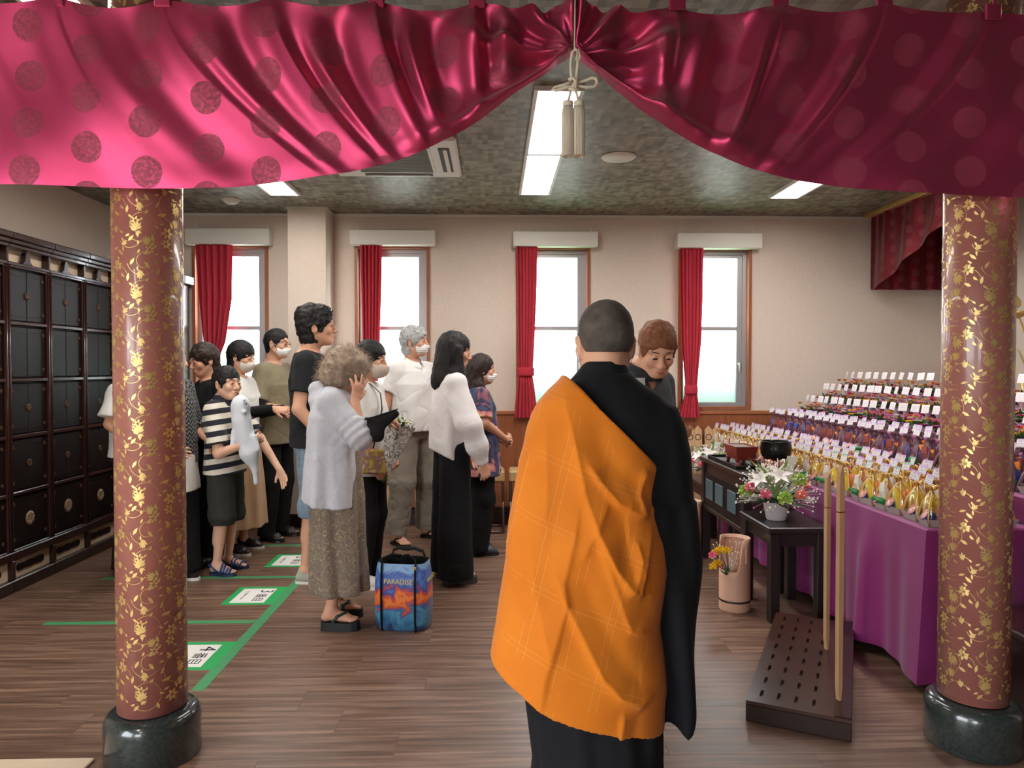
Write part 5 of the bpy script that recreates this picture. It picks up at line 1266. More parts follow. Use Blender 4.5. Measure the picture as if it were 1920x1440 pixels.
        if kind in ('sandal','flipflop','strap'):
            so = sl.build('sandal_sole' if kind != 'flipflop' else 'flip_flop_sole', sole_m, p.root)
            st = MB()
            if kind == 'flipflop':
                for e_ in (-1,1): st.tube([pt(-.014,.118,g+.012), pt(.012*e_-.006,.09,g+.046), pt(.036*e_,.045,g+.034), pt(.043*e_,.02,g+.004)], [.007,.013,.014,.012], 8, flat=.6)
            else:
                for y0, hgt in ((.115,.034),(.075,.052)) if kind == 'sandal' else ((.13,.03),(.105,.036),(.08,.048),(.055,.058)):
                    st.tube([pt(math.cos(t)*.044, y0+.012*math.sin(t*2), g-.002+math.sin(t)*hgt) for t in [math.pi*k/8 for k in range(9)]], .008 if kind == 'strap' else .011, 6)
                st.tube([pt(.043,.03,g+.01), pt(.042,-.02,g+.045), pt(.03,-.055,g+.05), pt(0,-.066,g+.052), pt(-.03,-.055,g+.05), pt(-.04,-.02,g+.045), pt(-.04,.03,g+.01)], .007, 6)
            st.build('strap', m, so)
            return so
        S = SDF(); q = lambda x, y, z: pt(x, y, z)
        S.rc(q(0,-.025,g+.02), q(.004,.10,g+.016), .036*s, .042*s, .02, flat=((0,0,1),1.3)); S.rc(q(.0,.09,g+.014), q(0,.145,g+.008), .042*s, .030*s, .02, flat=((0,0,1),1.5))
        S.rc(q(0,-.012,g+.03), q(0,-.006,g+(.062 if kind == 'sneaker' else .042)), .036*s, .036*s, .02); S.rc(q(0,.0,g+.05), q(0,.10,g+.026), .032*s, .030*s, .03)
        S.cut((0,0,g-.004),(0,0,-1))
        sh_ = ob('shoe', S.mesh('shoe', .006), m, p.root); sl.build('sole', sole_m, sh_)
        if kind == 'sneaker':
            lc = MB()
            for y0 in (.045,.065,.085): lc.tube([q(-.022,y0,g+.055-(y0-.045)*.5), q(0,y0,g+.066-(y0-.045)*.55), q(.022,y0,g+.055-(y0-.045)*.5)], .0035, 5)
            lc.build('laces', M_white, sh_)
        return sh_
# ============================================================ PEOPLE
HB = mat('hair_black', lin(25,21,21), .62, var=.35, vscale=120, spec=.35, bump=.5, bscale=260, stretch=(1,1,.2)); HBr = mat('hair_brown', lin(48,34,30), .62, var=.35, vscale=120, spec=.35, bump=.5, bscale=260, stretch=(1,1,.2))
HG = mat('hair_grey', lin(176,176,176), .5, var=.3, vscale=40); HC = mat('hair_curly_grey', lin(168,146,128), .65, var=.25, vscale=50)
HR = mat('hair_rust', lin(128,78,50), .65, var=.35, vscale=90, spec=.3, bump=.5, bscale=260); HZ = mat('hair_buzz', lin(84,76,70), .85, var=.4, vscale=16, spec=.2)
def fx(px, Y): return at(px, 1000, Y).x
def nodes_pattern(name, build, rough=.85):
    m = bpy.data.materials.new(name); m.use_nodes = True; nt = m.node_tree; b = nt.nodes['Principled BSDF']; b.inputs['Roughness'].default_value = rough; b.inputs['Specular IOR Level'].default_value = .3
    t_ = nt.nodes.new('ShaderNodeTexCoord'); n_ = nt.nodes.new('ShaderNodeTexNoise'); n_.inputs['Scale'].default_value = 24; n_.inputs['Detail'].default_value = 4; nt.links.new(t_.outputs['Object'], n_.inputs['Vector'])
    bp = nt.nodes.new('ShaderNodeBump'); bp.inputs['Strength'].default_value = .35; bp.inputs['Distance'].default_value = .004; nt.links.new(n_.outputs[0], bp.inputs['Height']); nt.links.new(bp.outputs[0], b.inputs['Normal'])
    b.inputs['Sheen Weight'].default_value = .08
    tc = nt.nodes.new('ShaderNodeTexCoord'); nt.links.new(build(nt, tc.outputs['Object']), b.inputs['Base Color']); return m
def _ramp(nt, src, stops, mode='LINEAR'):
    cr = nt.nodes.new('ShaderNodeValToRGB'); cr.color_ramp.interpolation = mode; e = cr.color_ramp.elements
    while len(e) > 1: e.remove(e[-1])
    e[0].position, e[0].color = stops[0]
    for p_, c_ in stops[1:]: x = e.new(p_); x.color = c_
    nt.links.new(src, cr.inputs[0]); return cr.outputs[0]
def _m(nt, op, a, b=None):
    n = nt.nodes.new('ShaderNodeMath'); n.operation = op
    for i, v in enumerate((a, b)):
        if v is None: continue
        if isinstance(v, (int, float)): n.inputs[i].default_value = v
        else: nt.links.new(v, n.inputs[i])
    return n.outputs[0]
def _xyz(nt, co):
    s = nt.nodes.new('ShaderNodeSeparateXYZ'); nt.links.new(co, s.inputs[0]); return s.outputs
def _noise(nt, co, sc, det=3, dist=0):
    n = nt.nodes.new('ShaderNodeTexNoise'); n.inputs['Scale'].default_value = sc; n.inputs['Detail'].default_value = det; n.inputs['Distortion'].default_value = dist
    nt.links.new(co, n.inputs['Vector']); return n.outputs[0]
def stripes(nt, co):
    x = _xyz(nt, co); v = _m(nt, 'FRACT', _m(nt, 'ADD', _m(nt, 'DIVIDE', _m(nt, 'SUBTRACT', x[2], _m(nt, 'MULTIPLY', x[1], .16)), .0735), 10.15))
    return _ramp(nt, v, [(0, lin(34,34,44)), (.5, lin(222,214,200))], 'CONSTANT')
def zigzag(nt, co):
    x = _xyz(nt, co); zz = _m(nt, 'PINGPONG', _m(nt, 'MULTIPLY', _m(nt, 'ADD', x[0], x[1]), 1.0), .022)
    v = _m(nt, 'FRACT', _m(nt, 'ADD', _m(nt, 'DIVIDE', _m(nt, 'ADD', x[2], zz), .028), _m(nt, 'MULTIPLY', _noise(nt, co, 90), .5)))
    return _ramp(nt, v, [(0, lin(30,30,34)), (.55, lin(40,40,44)), (.72, lin(170,168,166)), (.9, lin(30,30,34))])
def watercolor(nt, co):
    a = _ramp(nt, _noise(nt, co, 5.5, 2, .5), [(.34, lin(36,40,62)), (.46, lin(78,80,116)), (.5, lin(44,48,74)), (.56, lin(206,126,134)), (.60, lin(220,150,130)), (.64, lin(214,190,120)), (.67, lin(60,62,96)), (.74, lin(42,46,70)), (.85, lin(200,190,200))]); return a
def paisley(nt, co):
    n = _noise(nt, co, 9, 3, 3.2); v = _m(nt, 'PINGPONG', _m(nt, 'MULTIPLY', n, 6.0), .5)
    return _ramp(nt, v, [(0, lin(186,166,128)), (.06, lin(170,150,120)), (.13, lin(118,104,94)), (.5, lin(132,118,108))])
def orange(nt, co):
    x = _xyz(nt, co)
    def line(c, per, off, w): 
        f = _m(nt, 'FRACT', _m(nt, 'ADD', _m(nt, 'DIVIDE', c, per), off)); return _m(nt, 'LESS_THAN', f, w/per)
    u = _m(nt, 'SUBTRACT', x[0], _m(nt, 'MULTIPLY', x[2], .24)); v = _m(nt, 'ADD', x[2], _m(nt, 'MULTIPLY', x[0], .42))
    brk = _m(nt, 'GREATER_THAN', _noise(nt, co, 9, 2), .46)
    L = _m(nt, 'MULTIPLY', _m(nt, 'MAXIMUM', _m(nt, 'MAXIMUM', line(u, .115, .1, .0011), line(u, .115, .28, .0011)), _m(nt, 'MAXIMUM', line(v, .19, .25, .0011), line(v, .19, .34, .0011))), brk)
    mx = nt.nodes.new('ShaderNodeMix'); mx.data_type = 'RGBA'; mx.inputs[7].default_value = lin(228,156,80)
    nt.links.new(_ramp(nt, _noise(nt, co, 6), [(.3, lin(205,110,16)), (.7, lin(214,120,24))]), mx.inputs[6]); nt.links.new(_m(nt, 'MULTIPLY', L, .7), mx.inputs[0]); return mx.outputs[2]
def fab(name, c, **k): return mat(name, lin(*c), .9, sheen=.12 if max(c) > 90 else 0, spec=.3, bump=.55, bscale=26, **k)
def curtain_pts(*a): return a

# ---- the monk -------------------------------------------------
def monk():
    Y0 = 2.18; X0 = at(1110, 900, Y0).x
    p = Person('shaven-headed monk seen from behind in orange kesa over black robe', X0, Y0, 0, 1.60, group='people by the altar', hs=1.12, fat=1.12)
    p.head = V3(at(1139,0,Y0).x-X0, .03, at(1139,640,Y0).z-.004); p.j['nk'] = V3(p.head[0]*.85, -.01, at(1139,715,Y0).z); p.Rh = rotm(0, R(6), 0)
    def w(px, py, y=0): v = at(px, py, Y0+y); return V3(v.x-X0, y, v.z)
    def rowsf(tab, ry, cy=0.0):
        out = []
        for i, (py, l, r) in enumerate(tab):
            a, b = w(l, py), w(r, py); d = ry[i] if isinstance(ry, (list, tuple)) else ry
            out.append((a[2], (a[0]+b[0])/2, cy, (b[0]-a[0])/2, d))
        return out[::-1]
    p.j['sh'] = V3(.11,-.01,1.23); p.build_head(); p.torso(); p.legs()
    p.arm(1, (.16,.16,1.08), (.185,.335,1.21), d=(.03,.0,1), n=(-1,0,0), curl=(.6,.6,.6,.6)); p.arm(-1, (-.10,.03,1.03), (-.02,.24,1.0), d=(.8,.6,.1), n=(.3,-.3,1))
    p.finish(.006, .0045, face=True)
    p.hair(HZ, 'buzz', .0006, 200, h=.0045); p.mask()
    robe = fab('robe_black', (17,17,21), var=.12, vscale=30)
    S = SDF()
    S.loft(rowsf([(700,1088,1180),(718,1062,1202),(738,1035,1234),(765,1012,1256),(800,1000,1268),(850,992,1268),(900,985,1262),(1000,975,1245),(1160,965,1238),(1300,985,1236),(1420,1000,1232),(1560,985,1240),(1690,975,1245)], [.07,.09,.105,.125,.14,.15,.155,.165,.175,.18,.19,.20,.205], .0), .03, ripple=(11,.004,0,.3), power=2.4)
    S.loft(rowsf([(770,1236,1262),(800,1228,1276),(850,1224,1290),(950,1226,1300),(1050,1228,1309),(1150,1230,1305),(1250,1234,1304),(1325,1238,1300),(1348,1252,1292),(1358,1266,1284)], [.06,.085,.10,.115,.12,.12,.12,.12,.12,.115], .02), .05)
    def rf(P, N):
        d = .008*np.sin(P[:,0]*60+P[:,2]*9)*(P[:,2] < 1.0)*np.clip(P[:,0]-.05, 0, .1)*10+.003*waves(P, 3, 18, 5, (1,1,.25)); return P+N*d[:,None]
    p.part('robe', S, robe, .0095, rf)
    # collar of the robe
    c = MB(); rg = []
    for py, l, r, ry in ((716,1066,1192,.088),(700,1080,1182,.076),(684,1093,1174,.068),(678,1098,1170,.066),(682,1102,1166,.058),(712,1096,1172,.06)):
        a, b = w(l, py), w(r, py); rg.append([Vector(((a[0]+b[0])/2+math.cos(t)*(b[0]-a[0])/2, .005+math.sin(t)*ry, a[2]-.03*max(0, math.sin(t)))) for t in [2*math.pi*k/40 for k in range(40)]])
    c.ring_loft(rg, caps=False).build('collar', robe, p.root)
    # orange kesa
    K = SDF()
    K.loft(rowsf([(688,1064,1200),(712,1048,1225),(730,1028,1240),(750,1010,1248),(775,997,1252),(800,989,1252),(850,977,1247),(900,969,1243),(950,962,1236),(985,957,1240),(1010,954,1246),(1060,946,1249),(1100,940,1244),(1160,931,1236),(1220,921,1242),(1275,911,1246),(1340,903,1242),(1420,894,1232)], [.10,.115,.13,.142,.15,.158,.17,.178,.184,.187,.19,.195,.2,.205,.21,.215,.22,.225], -.004), .03, power=2.3)
    a = w(1071, 712, -.1); K.cut(a, (1,0,1.0))
    a = w(912, 1275, -.2); b = w(1030, 1346, -.2); d = b-a; K.cut(a, (d[2],0,-d[0])); a = b; b = w(1228, 1402, -.2); d = b-a; K.cut(a, (d[2],0,-d[0]))
    # creases drawn on the cloth: (points, height, soft width, sharp width, side)
    CR = [([(1062,745),(1078,830),(1096,930),(1120,1000),(1150,1062),(1180,1108),(1196,1112),(1206,1070),(1226,1000)], .020, .034, .009, 1),
          ([(1040,1070),(1058,1120),(1085,1180),(1125,1260),(1160,1300),(1195,1318),(1228,1306)], .017, .030, .008, 1),
          ([(1100,868),(1125,905),(1160,945),(1196,966),(1222,968)], .020, .030, .008, 1),
          ([(1088,940),(1075,1020),(1058,1090),(1062,1130),(1040,1210),(1022,1270),(1010,1345)], .009, .030, .007, -1),
          ([(1120,1000),(1136,1060),(1168,1150),(1180,1180),(1225,1195)], .010, .030, .010, 1),
          ([(1000,1050),(1005,1110),(1018,1170),(1035,1240)], .010, .035, .016, 1),
          ([(985,850),(975,960),(960,1080)], .009, .045, .03, 1), ([(1030,800),(1028,900),(1024,1000)], .009, .04, .02, -1),
          ([(1190,1010),(1200,1050),(1190,1090),(1182,1110)], .010, .02, .010, -1), ([(1165,1325),(1158,1380),(1152,1400)], .010, .02, .006, 1),
          ([(1140,940),(1122,985),(1090,1050)], .007, .026, .010, -1), ([(1215,880),(1200,930),(1205,965)], .010, .02, .010, 1)]
    CP = [(np.array([[w(x, y, -.17)[0], w(x, y, -.17)[2]] for x, y in c[0]]),)+c[1:] for c in CR]
    def kf(P, N):
        d = .004*waves(P, 8, 14, 5, (1,.3,.5)); back = P[:,1] < .03
        for pts, A, ws, wh, sd in CP:
            best = np.full(len(P), 9.); sg = np.zeros(len(P)); tt = np.zeros(len(P)); n = len(pts)-1
            for i in range(n):
                a, e = pts[i], pts[i+1]-pts[i]; L2 = e @ e; r = np.stack([P[:,0]-a[0], P[:,2]-a[1]], -1); t = np.clip((r @ e)/L2, 0, 1)
                v = r-t[:,None]*e; q = np.hypot(v[:,0], v[:,1]); m = q < best; best[m] = q[m]; sg[m] = np.sign(e[0]*r[:,1]-e[1]*r[:,0])[m]; tt[m] = ((i+t)/n)[m]
            wd = np.where(sg*sd > 0, ws, wh); d = d + back*A*(np.exp(-best/wd)-.35*np.exp(-((best-2.2*ws)/ws)**2)*(sg*sd > 0))*np.clip(np.minimum(tt, 1-tt)*6+.15, 0, 1)
        return P+N*d[:,None]
    k = p.part('kesa', K, nodes_pattern('orange_kesa', orange, .8), .0062, kf)
monk()

# ---- man in the charcoal shirt facing the monk -----------------
p = Person('man with rust-brown hair and charcoal shirt bowing his head before the monk', fx(1197,3.25), 3.25, 212, 1.66, group='people by the altar', hyaw=-30, hpitch=30, neckfwd=.07, head=(0,.115,1.485), hs=1.0)
p.build_head(); p.torso(); p.legs(); p.arm(1, (.23,.0,1.06), (.1,.24,1.08), d=(-.6,.6,.3), n=(-.5,-.2,.8)); p.arm(-1, (-.205,-.03,1.06), (-.02,.19,1.05), d=(.8,.4,.1), n=(.3,-.2,.8))
p.finish(); p.hair(HR, 'short', .004, 100, seed=3, wisps=160, wl=.02, wc=.003, cover=1.1)
p.shirt('shirt', fab('charcoal_shirt', (70,72,76), var=.1, vscale=200, stretch=(8,1,.2)), .86, .62, collar=fab('charcoal_collar', (46,47,50)), seed=4, neck=.066, vneck=.13)
p.trousers('trousers', fab('navy_trousers', (44,46,58)))
for sd in (1,-1): p.shoe(sd, M_black, M_black, 'loafer')

# ---- curly-haired woman in front -------------------------------
p = Person('old woman with curly grey hair in pale hoodie and paisley dress, hand at brow', fx(634,3.94), 3.94, -84, 1.53, head=(0,.055,1.375), hpitch=24, hyaw=6, neckfwd=.05, fat=1.1)
p.build_head(); p.torso(); p.legs(bare=True)
for sd in (1,-1): p.j['sole%d' % sd] = .045
p.S = SDF(); p.fine = []; p.build_head(); p.torso(); p.j['ankle'][2] += .03; p.legs(bare=True)
p.arm(1, (.20,.135,1.045), (.145,.105,1.225), r=1.0, d=(-.10,.22,.9), n=(-.75,-.55,-.1), curl=(.10,.12,.22,.3), spread=.32, thumb=(.7,.7))
p.arm(-1, (-.2,.06,1.03), (-.12,.22,1.10), d=(.3,.8,.1), n=(.5,0,-.8), curl=(.5,.5,.5,.5))
p.finish(); 
def curl(S, q, e, R_):
    S.el(q(0,-.05,.02), V3(.105,.10,.115)*e, .03, Rm=R_); S.el(q(0,-.085,-.045), V3(.09,.06,.07)*e, .03, Rm=R_); S.el(q(0,.02,.075), V3(.09,.075,.055)*e, .03, Rm=R_)
    for d in (-1,1): S.el(q(.075*d,-.03,-.03), V3(.03,.05,.06)*e, .02, Rm=R_)
p.hair(HC, 'curly', .0075, 62, seed=11, extra=curl, wisps=1500, wl=.042, wc=.010, cover=1.0)
dress = nodes_pattern('paisley_dress', paisley)
p.skirt('dress', dress, [(.185,0,.01,.160,.150),(.45,0,.0,.16,.148),(.70,0,0,.165,.145),(.9,0,0,.15,.12),(1.12,0,.012,.145,.115),(1.235,0,.02,.11,.09)], (7,.016,.0,.6))
hood = fab('pale_hoodie', (196,196,204), var=.05, vscale=60)
S = SDF(); s = p.s
S.loft([(.665,0,-.035,.225,.150),(.85,0,-.03,.20,.145),(1.0,0,-.025,.18,.137),(1.14,0,-.02,.18,.128),(1.24,0,-.015,.155,.105),(1.285,0,-.01,.10,.075)], .03, ripple=(6,.008,0,1.), power=2.4)
for sd in (1,-1):
    sh = p.side(p.j['sh'], sd); el, wr = p.j['el%d' % sd], p.j['wr%d' % sd]
    S.rc(V3(0,-.02,1.245), sh, .05, .058, .03); S.rc(sh, el, .064, .072, .04); S.rc(el, el+(wr-el)*.45, .072, .060, .02, capb=True)
S.rc(V3(0,-.085,1.24), V3(0,-.10,1.285), .075, .055, .04, flat=((0,0,1),1.2)); S.rc(V3(-.09,-.03,1.27), V3(.09,-.03,1.27), .03, .03, .03)
S.rc(V3(0,.02,1.26), V3(0,.06,1.45), .060, .08, .01, True)
S.loft([(.6,0,.15,.085,.10),(1.0,0,.145,.07,.10),(1.25,0,.12,.05,.10)], .01, True)
S.cut((0,0,.665),(0,-.12,-1))
def hf(P, N):
    e = p.j['el1']; r = np.linalg.norm(P-e, axis=1); ax_ = P @ unit(p.j['sh']-e)
    return folds(.004, 5, 20)(P, N) + N*(.005*np.sin(ax_*150)*np.exp(-(r/.10)**2))[:,None]
p.part('hoodie', S, hood, .0065, hf)
for sd in (1,-1): p.shoe(sd, mat('sandal_strap', lin(46,72,66), .3, var=.6, vscale=90), mat('black_sole', lin(26,26,28), .6), 'flipflop')
MB().tube([p.j['wr1']+V3(math.cos(a)*.024, math.sin(a)*.024, -.012+.004*math.sin(a)) for a in [2*math.pi*k/16 for k in range(17)]], .0018, 5).build('bracelet', M_gold, p.root)

# ---- tall man in black tee --------------------------------------
p = Person('tall man in black T-shirt with sunglasses pushed up on his head', fx(588,4.80), 4.80, -86, 1.80, hyaw=2, hpitch=-6, hs=1.06, neckfwd=.015)
p.j['ankle'][1] -= .0; p.build_head(); p.torso()
p.legs(); p.arm(1, (.235,-.045,1.14), (.235,.10,.96), curl=(.5,.5,.5,.5)); p.arm(-1, (-.235,-.03,1.14), (-.22,.12,.96)); p.finish()
def tall(S, q, e, R_): S.el(q(0,-.03,.075), V3(.085,.10,.07)*e, .03, Rm=R_); S.el(q(0,.045,.085), V3(.065,.05,.035)*e, .03, Rm=R_)
p.hair(HB, 'full', .0065, 75, seed=8, extra=tall, wisps=260, wl=.02, wc=.005)
p.shirt('T_shirt', fab('black_tee', (33,33,37)), .885, .66, seed=6, bulk=1.03, amp=.005)
p.trousers('denim_shorts', fab('blue_denim', (124,142,160), var=.2, vscale=25), end=.43, rk=.082, amp=.009, seed=9)
S = SDF()
for sd in (1,-1): k = p.side(p.j['knee'], sd); S.rc(k+V3(0,0,-.075), k+V3(0,0,-.02), .082, .084, .01, capa=True, capb=True)
p.part('rolled_cuffs', S, fab('denim_cuff', (112,130,150), var=.2, vscale=25), .008, folds(.003, 4, 40))
for sd in (1,-1): p.shoe(sd, fab('grey_shoe', (176,170,160)), mat('white_sole', lin(224,218,206), .6), 'sneaker')
g = MB(); q = p.hp
for d in (-1,1):
    g.ell((0,0,0), (.026,.006,.017), 12, 6, Matrix.Translation(Vector(q(.034*d,.088,.085))) @ Matrix.Rotation(R(-35),4,'X')); g.tube([q(.06*d,.085,.083), q(.088*d,.03,.06), q(.09*d,-.02,.03)], .0025, 5)
g.tube([q(-.012,.096,.088), q(.012,.096,.088)], .003, 5)
g.build('sunglasses', mat('dark_lens', lin(20,24,34), .1), p.root)

# ---- masked woman with bouquet behind the curly woman ------------
p = Person('dark-haired woman with puffy mask and white top half hidden behind the curly-haired woman', fx(693,4.68), 4.68, -100, 1.57, hyaw=0, hpitch=6)
p.build_head(); p.torso(); p.legs(); p.arm(1, (.20,.0,1.0), (.15,.095,.80), d=(-.15,.25,-.9), n=(-.8,.2,.0), curl=(.5,.5,.6,.6)); p.arm(-1, (-.19,.03,1.0), (-.06,.14,.84), d=(.3,.3,-.7), n=(.8,-.3,0), curl=(.6,.6,.6,.6)); p.finish()
p.hair(HB, 'bob', .003, 110, seed=2, wisps=120, wl=.02); p.mask(mat('mask_beige', lin(206,190,174), .85), puff=.014)
p.shirt('white_top', fab('white_cotton', (226,222,218)), .72, .72, seed=12, hemx=1.03, amp=.009); p.trousers('black_trousers', fab('black_cloth', (20,20,23)), re=.075)
for sd in (1,-1): p.shoe(sd, fab('white_shoe', (222,216,206)), M_white, 'sneaker')
MB().tube([(.075,-.03,1.315),(.085,.04,1.30),(.08,.105,1.24),(.11,.125,1.14),(.15,.105,1.0),(.18,.09,.90)], .007, 6, flat=.4).build('bag_strap', M_black, p.root)
nb = MB().bbox(.17,.20,.0,.19,.74,.90,.02).build('shoulder_bag', nodes_pattern('tan_flowers', lambda nt, co: _ramp(nt, _noise(nt, co, 22, 2), [(.4, lin(190,160,90)), (.5, lin(150,120,70)), (.58, lin(150,110,140)), (.64, lin(200,175,110))])), p.root)

# ---- white-haired man in polo -----------------------------------
p = Person('white-haired man with mask and white polo shirt, hands behind his back', fx(777,5.82), 5.82, -132, 1.73, hyaw=22, hpitch=-2, fat=1.08)
p.j['ankle'] = V3(.165,-.03,.075); p.j['knee'] = V3(.135,.015,.49)
p.build_head(); p.torso(); p.legs(bare=True); p.arm(1, (.25,-.06,1.10), (.10,-.18,.98), nohand=True); p.arm(-1, (-.25,-.08,1.10), (-.08,-.18,.95), nohand=True)
p.hand(p.j['wr1'], 1, d=(-.9,-.2,-.3), n=(0,-1,0)); p.hand(p.j['wr-1'], -1, d=(.9,-.2,-.3), n=(0,-1,0)); p.finish()
p.hair(HG, 'full', .006, 70, seed=14, wisps=400, wl=.025, wc=.006); p.mask()
p.shirt('polo_shirt', fab('white_polo', (232,228,226)), .90, .62, collar=fab('white_polo2', (236,232,230)), seed=15, bulk=1.08, waist=1.06, amp=.009, vneck=.08)
p.trousers('grey_trousers', fab('grey_cotton', (138,128,116), var=.1, vscale=10), rk=.092, re=.082, rh=.098, amp=.010, seed=16, end=.085)
for sd in (1,-1): p.shoe(sd, mat('black_rubber', lin(34,32,30), .5), mat('black_rubber', lin(34,32,30), .5), 'flipflop')

# ---- long-haired woman in white ----------------------------------
p = Person('woman with long straight black hair, loose white sweater and wide black trousers', fx(850,4.76), 4.76, -72, 1.63, hyaw=-8, hpitch=10)
for sd in (1,-1): p.j['sole%d' % sd] = .04
p.build_head(); p.torso(); p.legs(bare=True); p.arm(1, (.245,.045,1.04), (.20,.145,.79), d=(-.1,.25,-.9), curl=(.5,.5,.5,.5)); p.arm(-1, (-.23,.02,1.02), (-.12,.17,.83), d=(.2,.2,-.9), curl=(.5,.5,.5,.5)); p.finish()
def lng(S, q, e, R_):
    c = p.head
    S.rc(c+V3(0,-.045,.02), c+V3(0,-.095,-.20), .092, .085, .03, flat=((0,1,0),1.15)); S.rc(c+V3(0,-.095,-.20), c+V3(.03,-.06,-.36), .085, .035, .03, flat=((0,1,0),1.5))
    S.rc(c+V3(.085,-.01,.0), c+V3(.105,.03,-.36), .03, .022, .03); S.rc(c+V3(-.085,-.01,.0), c+V3(-.09,.03,-.32), .03, .02, .03)
    S.rc(c+V3(.085,-.02,-.15), c+V3(.09,.05,-.40), .04, .012, .03)
p.hair(HB, 'long', .0030, 150, seed=17, extra=lng, aniso=(1,1,.06), wisps=200, wl=.03, wc=.003)
S = SDF(); s = p.s
S.loft([(.80,0,-.03,.175,.115),(.92,0,-.03,.18,.122),(1.08,0,-.025,.175,.118),(1.22,0,-.02,.165,.112),(1.31,0,-.02,.145,.095),(1.365,0,-.02,.085,.07)], .03, ripple=(5,.006,0,.4))
for sd in (1,-1):
    sh = p.side(p.j['sh'], sd); S.rc(V3(0,-.02,1.32), sh, .05, .056, .03); el, wr = p.j['el%d' % sd], p.j['wr%d' % sd]
    T = SDF(); T.rc(sh+V3(-.03*sd,0,.0), sh, .056, .060, .02); T.rc(sh, el, .060, .070, .03); T.rc(el, el+(wr-el)*.55, .070, .068, .03); T.rc(el+(wr-el)*.55, el+(wr-el)*.88, .068, .046, .03)
    T.rc(el+(wr-el)*.84, el+(wr-el)*1.0, .040, .035, .006, capb=True)
    T.rc(sh+V3(-.02*sd,-.02,-.08), el+V3(-.01*sd,-.035,.02), .05, .06, .04)
    p.part('sleeve', T, fab('white_knit', (228,222,222)), .0065, folds(.004, 44+sd, 26, (1,1,.5)))
S.rc(V3(0,-.0,1.36), V3(0,.03,1.5), .06, .07, .01, True); S.cut((0,-.1,.84),(0,-.55,-1))
p.part('sweater', S, fab('white_knit', (228,222,222)), .0075, folds(.0045, 18, 20, (1,1,.3)))
S = SDF()
S.loft([(.86,0,-.01,.150,.115),(.97,0,-.005,.145,.105)], .03)
for sd in (1,-1): S.rc(V3(.08*sd,-.01,.86), V3(.10*sd,-.015,.04), .10, .118, .03, capb=True)
p.part('wide_trousers', S, fab('black_crepe', (18,18,21)), .008, folds(.006, 19, 16, (1,1,.08)))
for sd in (1,-1): p.shoe(sd, mat('brown_strap', lin(70,52,44), .5), mat('brown_sole', lin(62,50,44), .6), 'sandal')

# ---- woman in watercolour tunic -----------------------------------
p = Person('woman with mask and dark hair in a pink and navy watercolour tunic, hands clasped', fx(900,5.45), 5.45, -76, 1.50, hyaw=-4, hpitch=2, fat=1.12)
p.build_head(); p.torso(); p.legs(); p.arm(1, (.215,-.02,1.0), (.07,.185,.86), d=(-.7,.6,.05), n=(-.5,-.5,0), curl=(.5,.5,.5,.5)); p.arm(-1, (-.21,.0,1.0), (-.05,.19,.84), d=(.7,.5,.0), n=(.5,-.6,0), curl=(.5,.5,.5,.5)); p.finish()
def lng2(S, q, e, R_):
    c = p.head; S.rc(c+V3(0,-.05,0), c+V3(0,-.09,-.18), .085, .07, .03); S.rc(c+V3(.07,-.04,-.12), c+V3(.09,.03,-.33), .04, .02, .03); S.rc(c+V3(-.07,-.04,-.12), c+V3(-.09,.03,-.30), .04, .02, .03); S.rc(c+V3(0,-.09,-.15), c+V3(0,-.10,-.26), .07, .05, .03)
p.hair(HBr, 'long', .0035, 120, seed=21, extra=lng2, aniso=(1,1,.12), cover=1.15); p.mask()
p.shirt('tunic', nodes_pattern('watercolour_print', watercolor), .60, .86, seed=22, bulk=1.0, waist=1.06, hemx=1.12, slE=.078)
p.trousers('black_trousers', fab('black_cloth', (20,20,23)), rk=.085, re=.085, seed=23)
for sd in (1,-1): p.shoe(sd, mat('grey_leather', lin(62,66,72), .45), mat('dark_sole', lin(30,30,34), .6), 'loafer')

# ---- man in olive shirt ---------------------------------------------
p = Person('man with glasses and mask in a loose olive shirt by the far-left window', fx(519,5.95), 5.95, -106, 1.72, hyaw=4, hpitch=4)
p.build_head(); p.torso(); p.legs(); p.arm(1, (.24,-.02,1.10), (.09,.22,1.06), d=(-.8,.5,.05), n=(-.4,-.5,0), curl=(.4,.4,.4,.4)); p.arm(-1, (-.24,-.0,1.10), (-.06,.24,1.06), d=(.8,.4,0), n=(.4,-.5,0), curl=(.4,.4,.4,.4)); p.finish()
p.hair(HB, 'thin', .002, 130, seed=24); p.mask()
p.shirt('olive_shirt', fab('olive_linen', (132,122,98), var=.08, vscale=60), .79, .84, seed=25, bulk=1.06, slE=.085, amp=.007, hemx=1.05)
p.trousers('black_trousers', fab('black_cloth', (20,20,23)), seed=26)
for sd in (1,-1): p.shoe(sd, M_black, M_black, 'loafer')
g = MB(); q = p.hp
for d in (-1,1): g.tube([q(.033*d+math.cos(a)*.022, .098-abs(math.cos(a))*.004, -.004+math.sin(a)*.017) for a in [2*math.pi*k/14 for k in range(15)]], .0013, 5).tube([q(.054*d,.09,0), q(.08*d,.02,.0), q(.082*d,-.02,-.004)], .0013, 5)
g.tube([q(-.011,.1,0), q(.011,.1,0)], .0013, 5).build('glasses', mat('wire_frame', lin(90,90,92), .3, metal=.8), p.root)

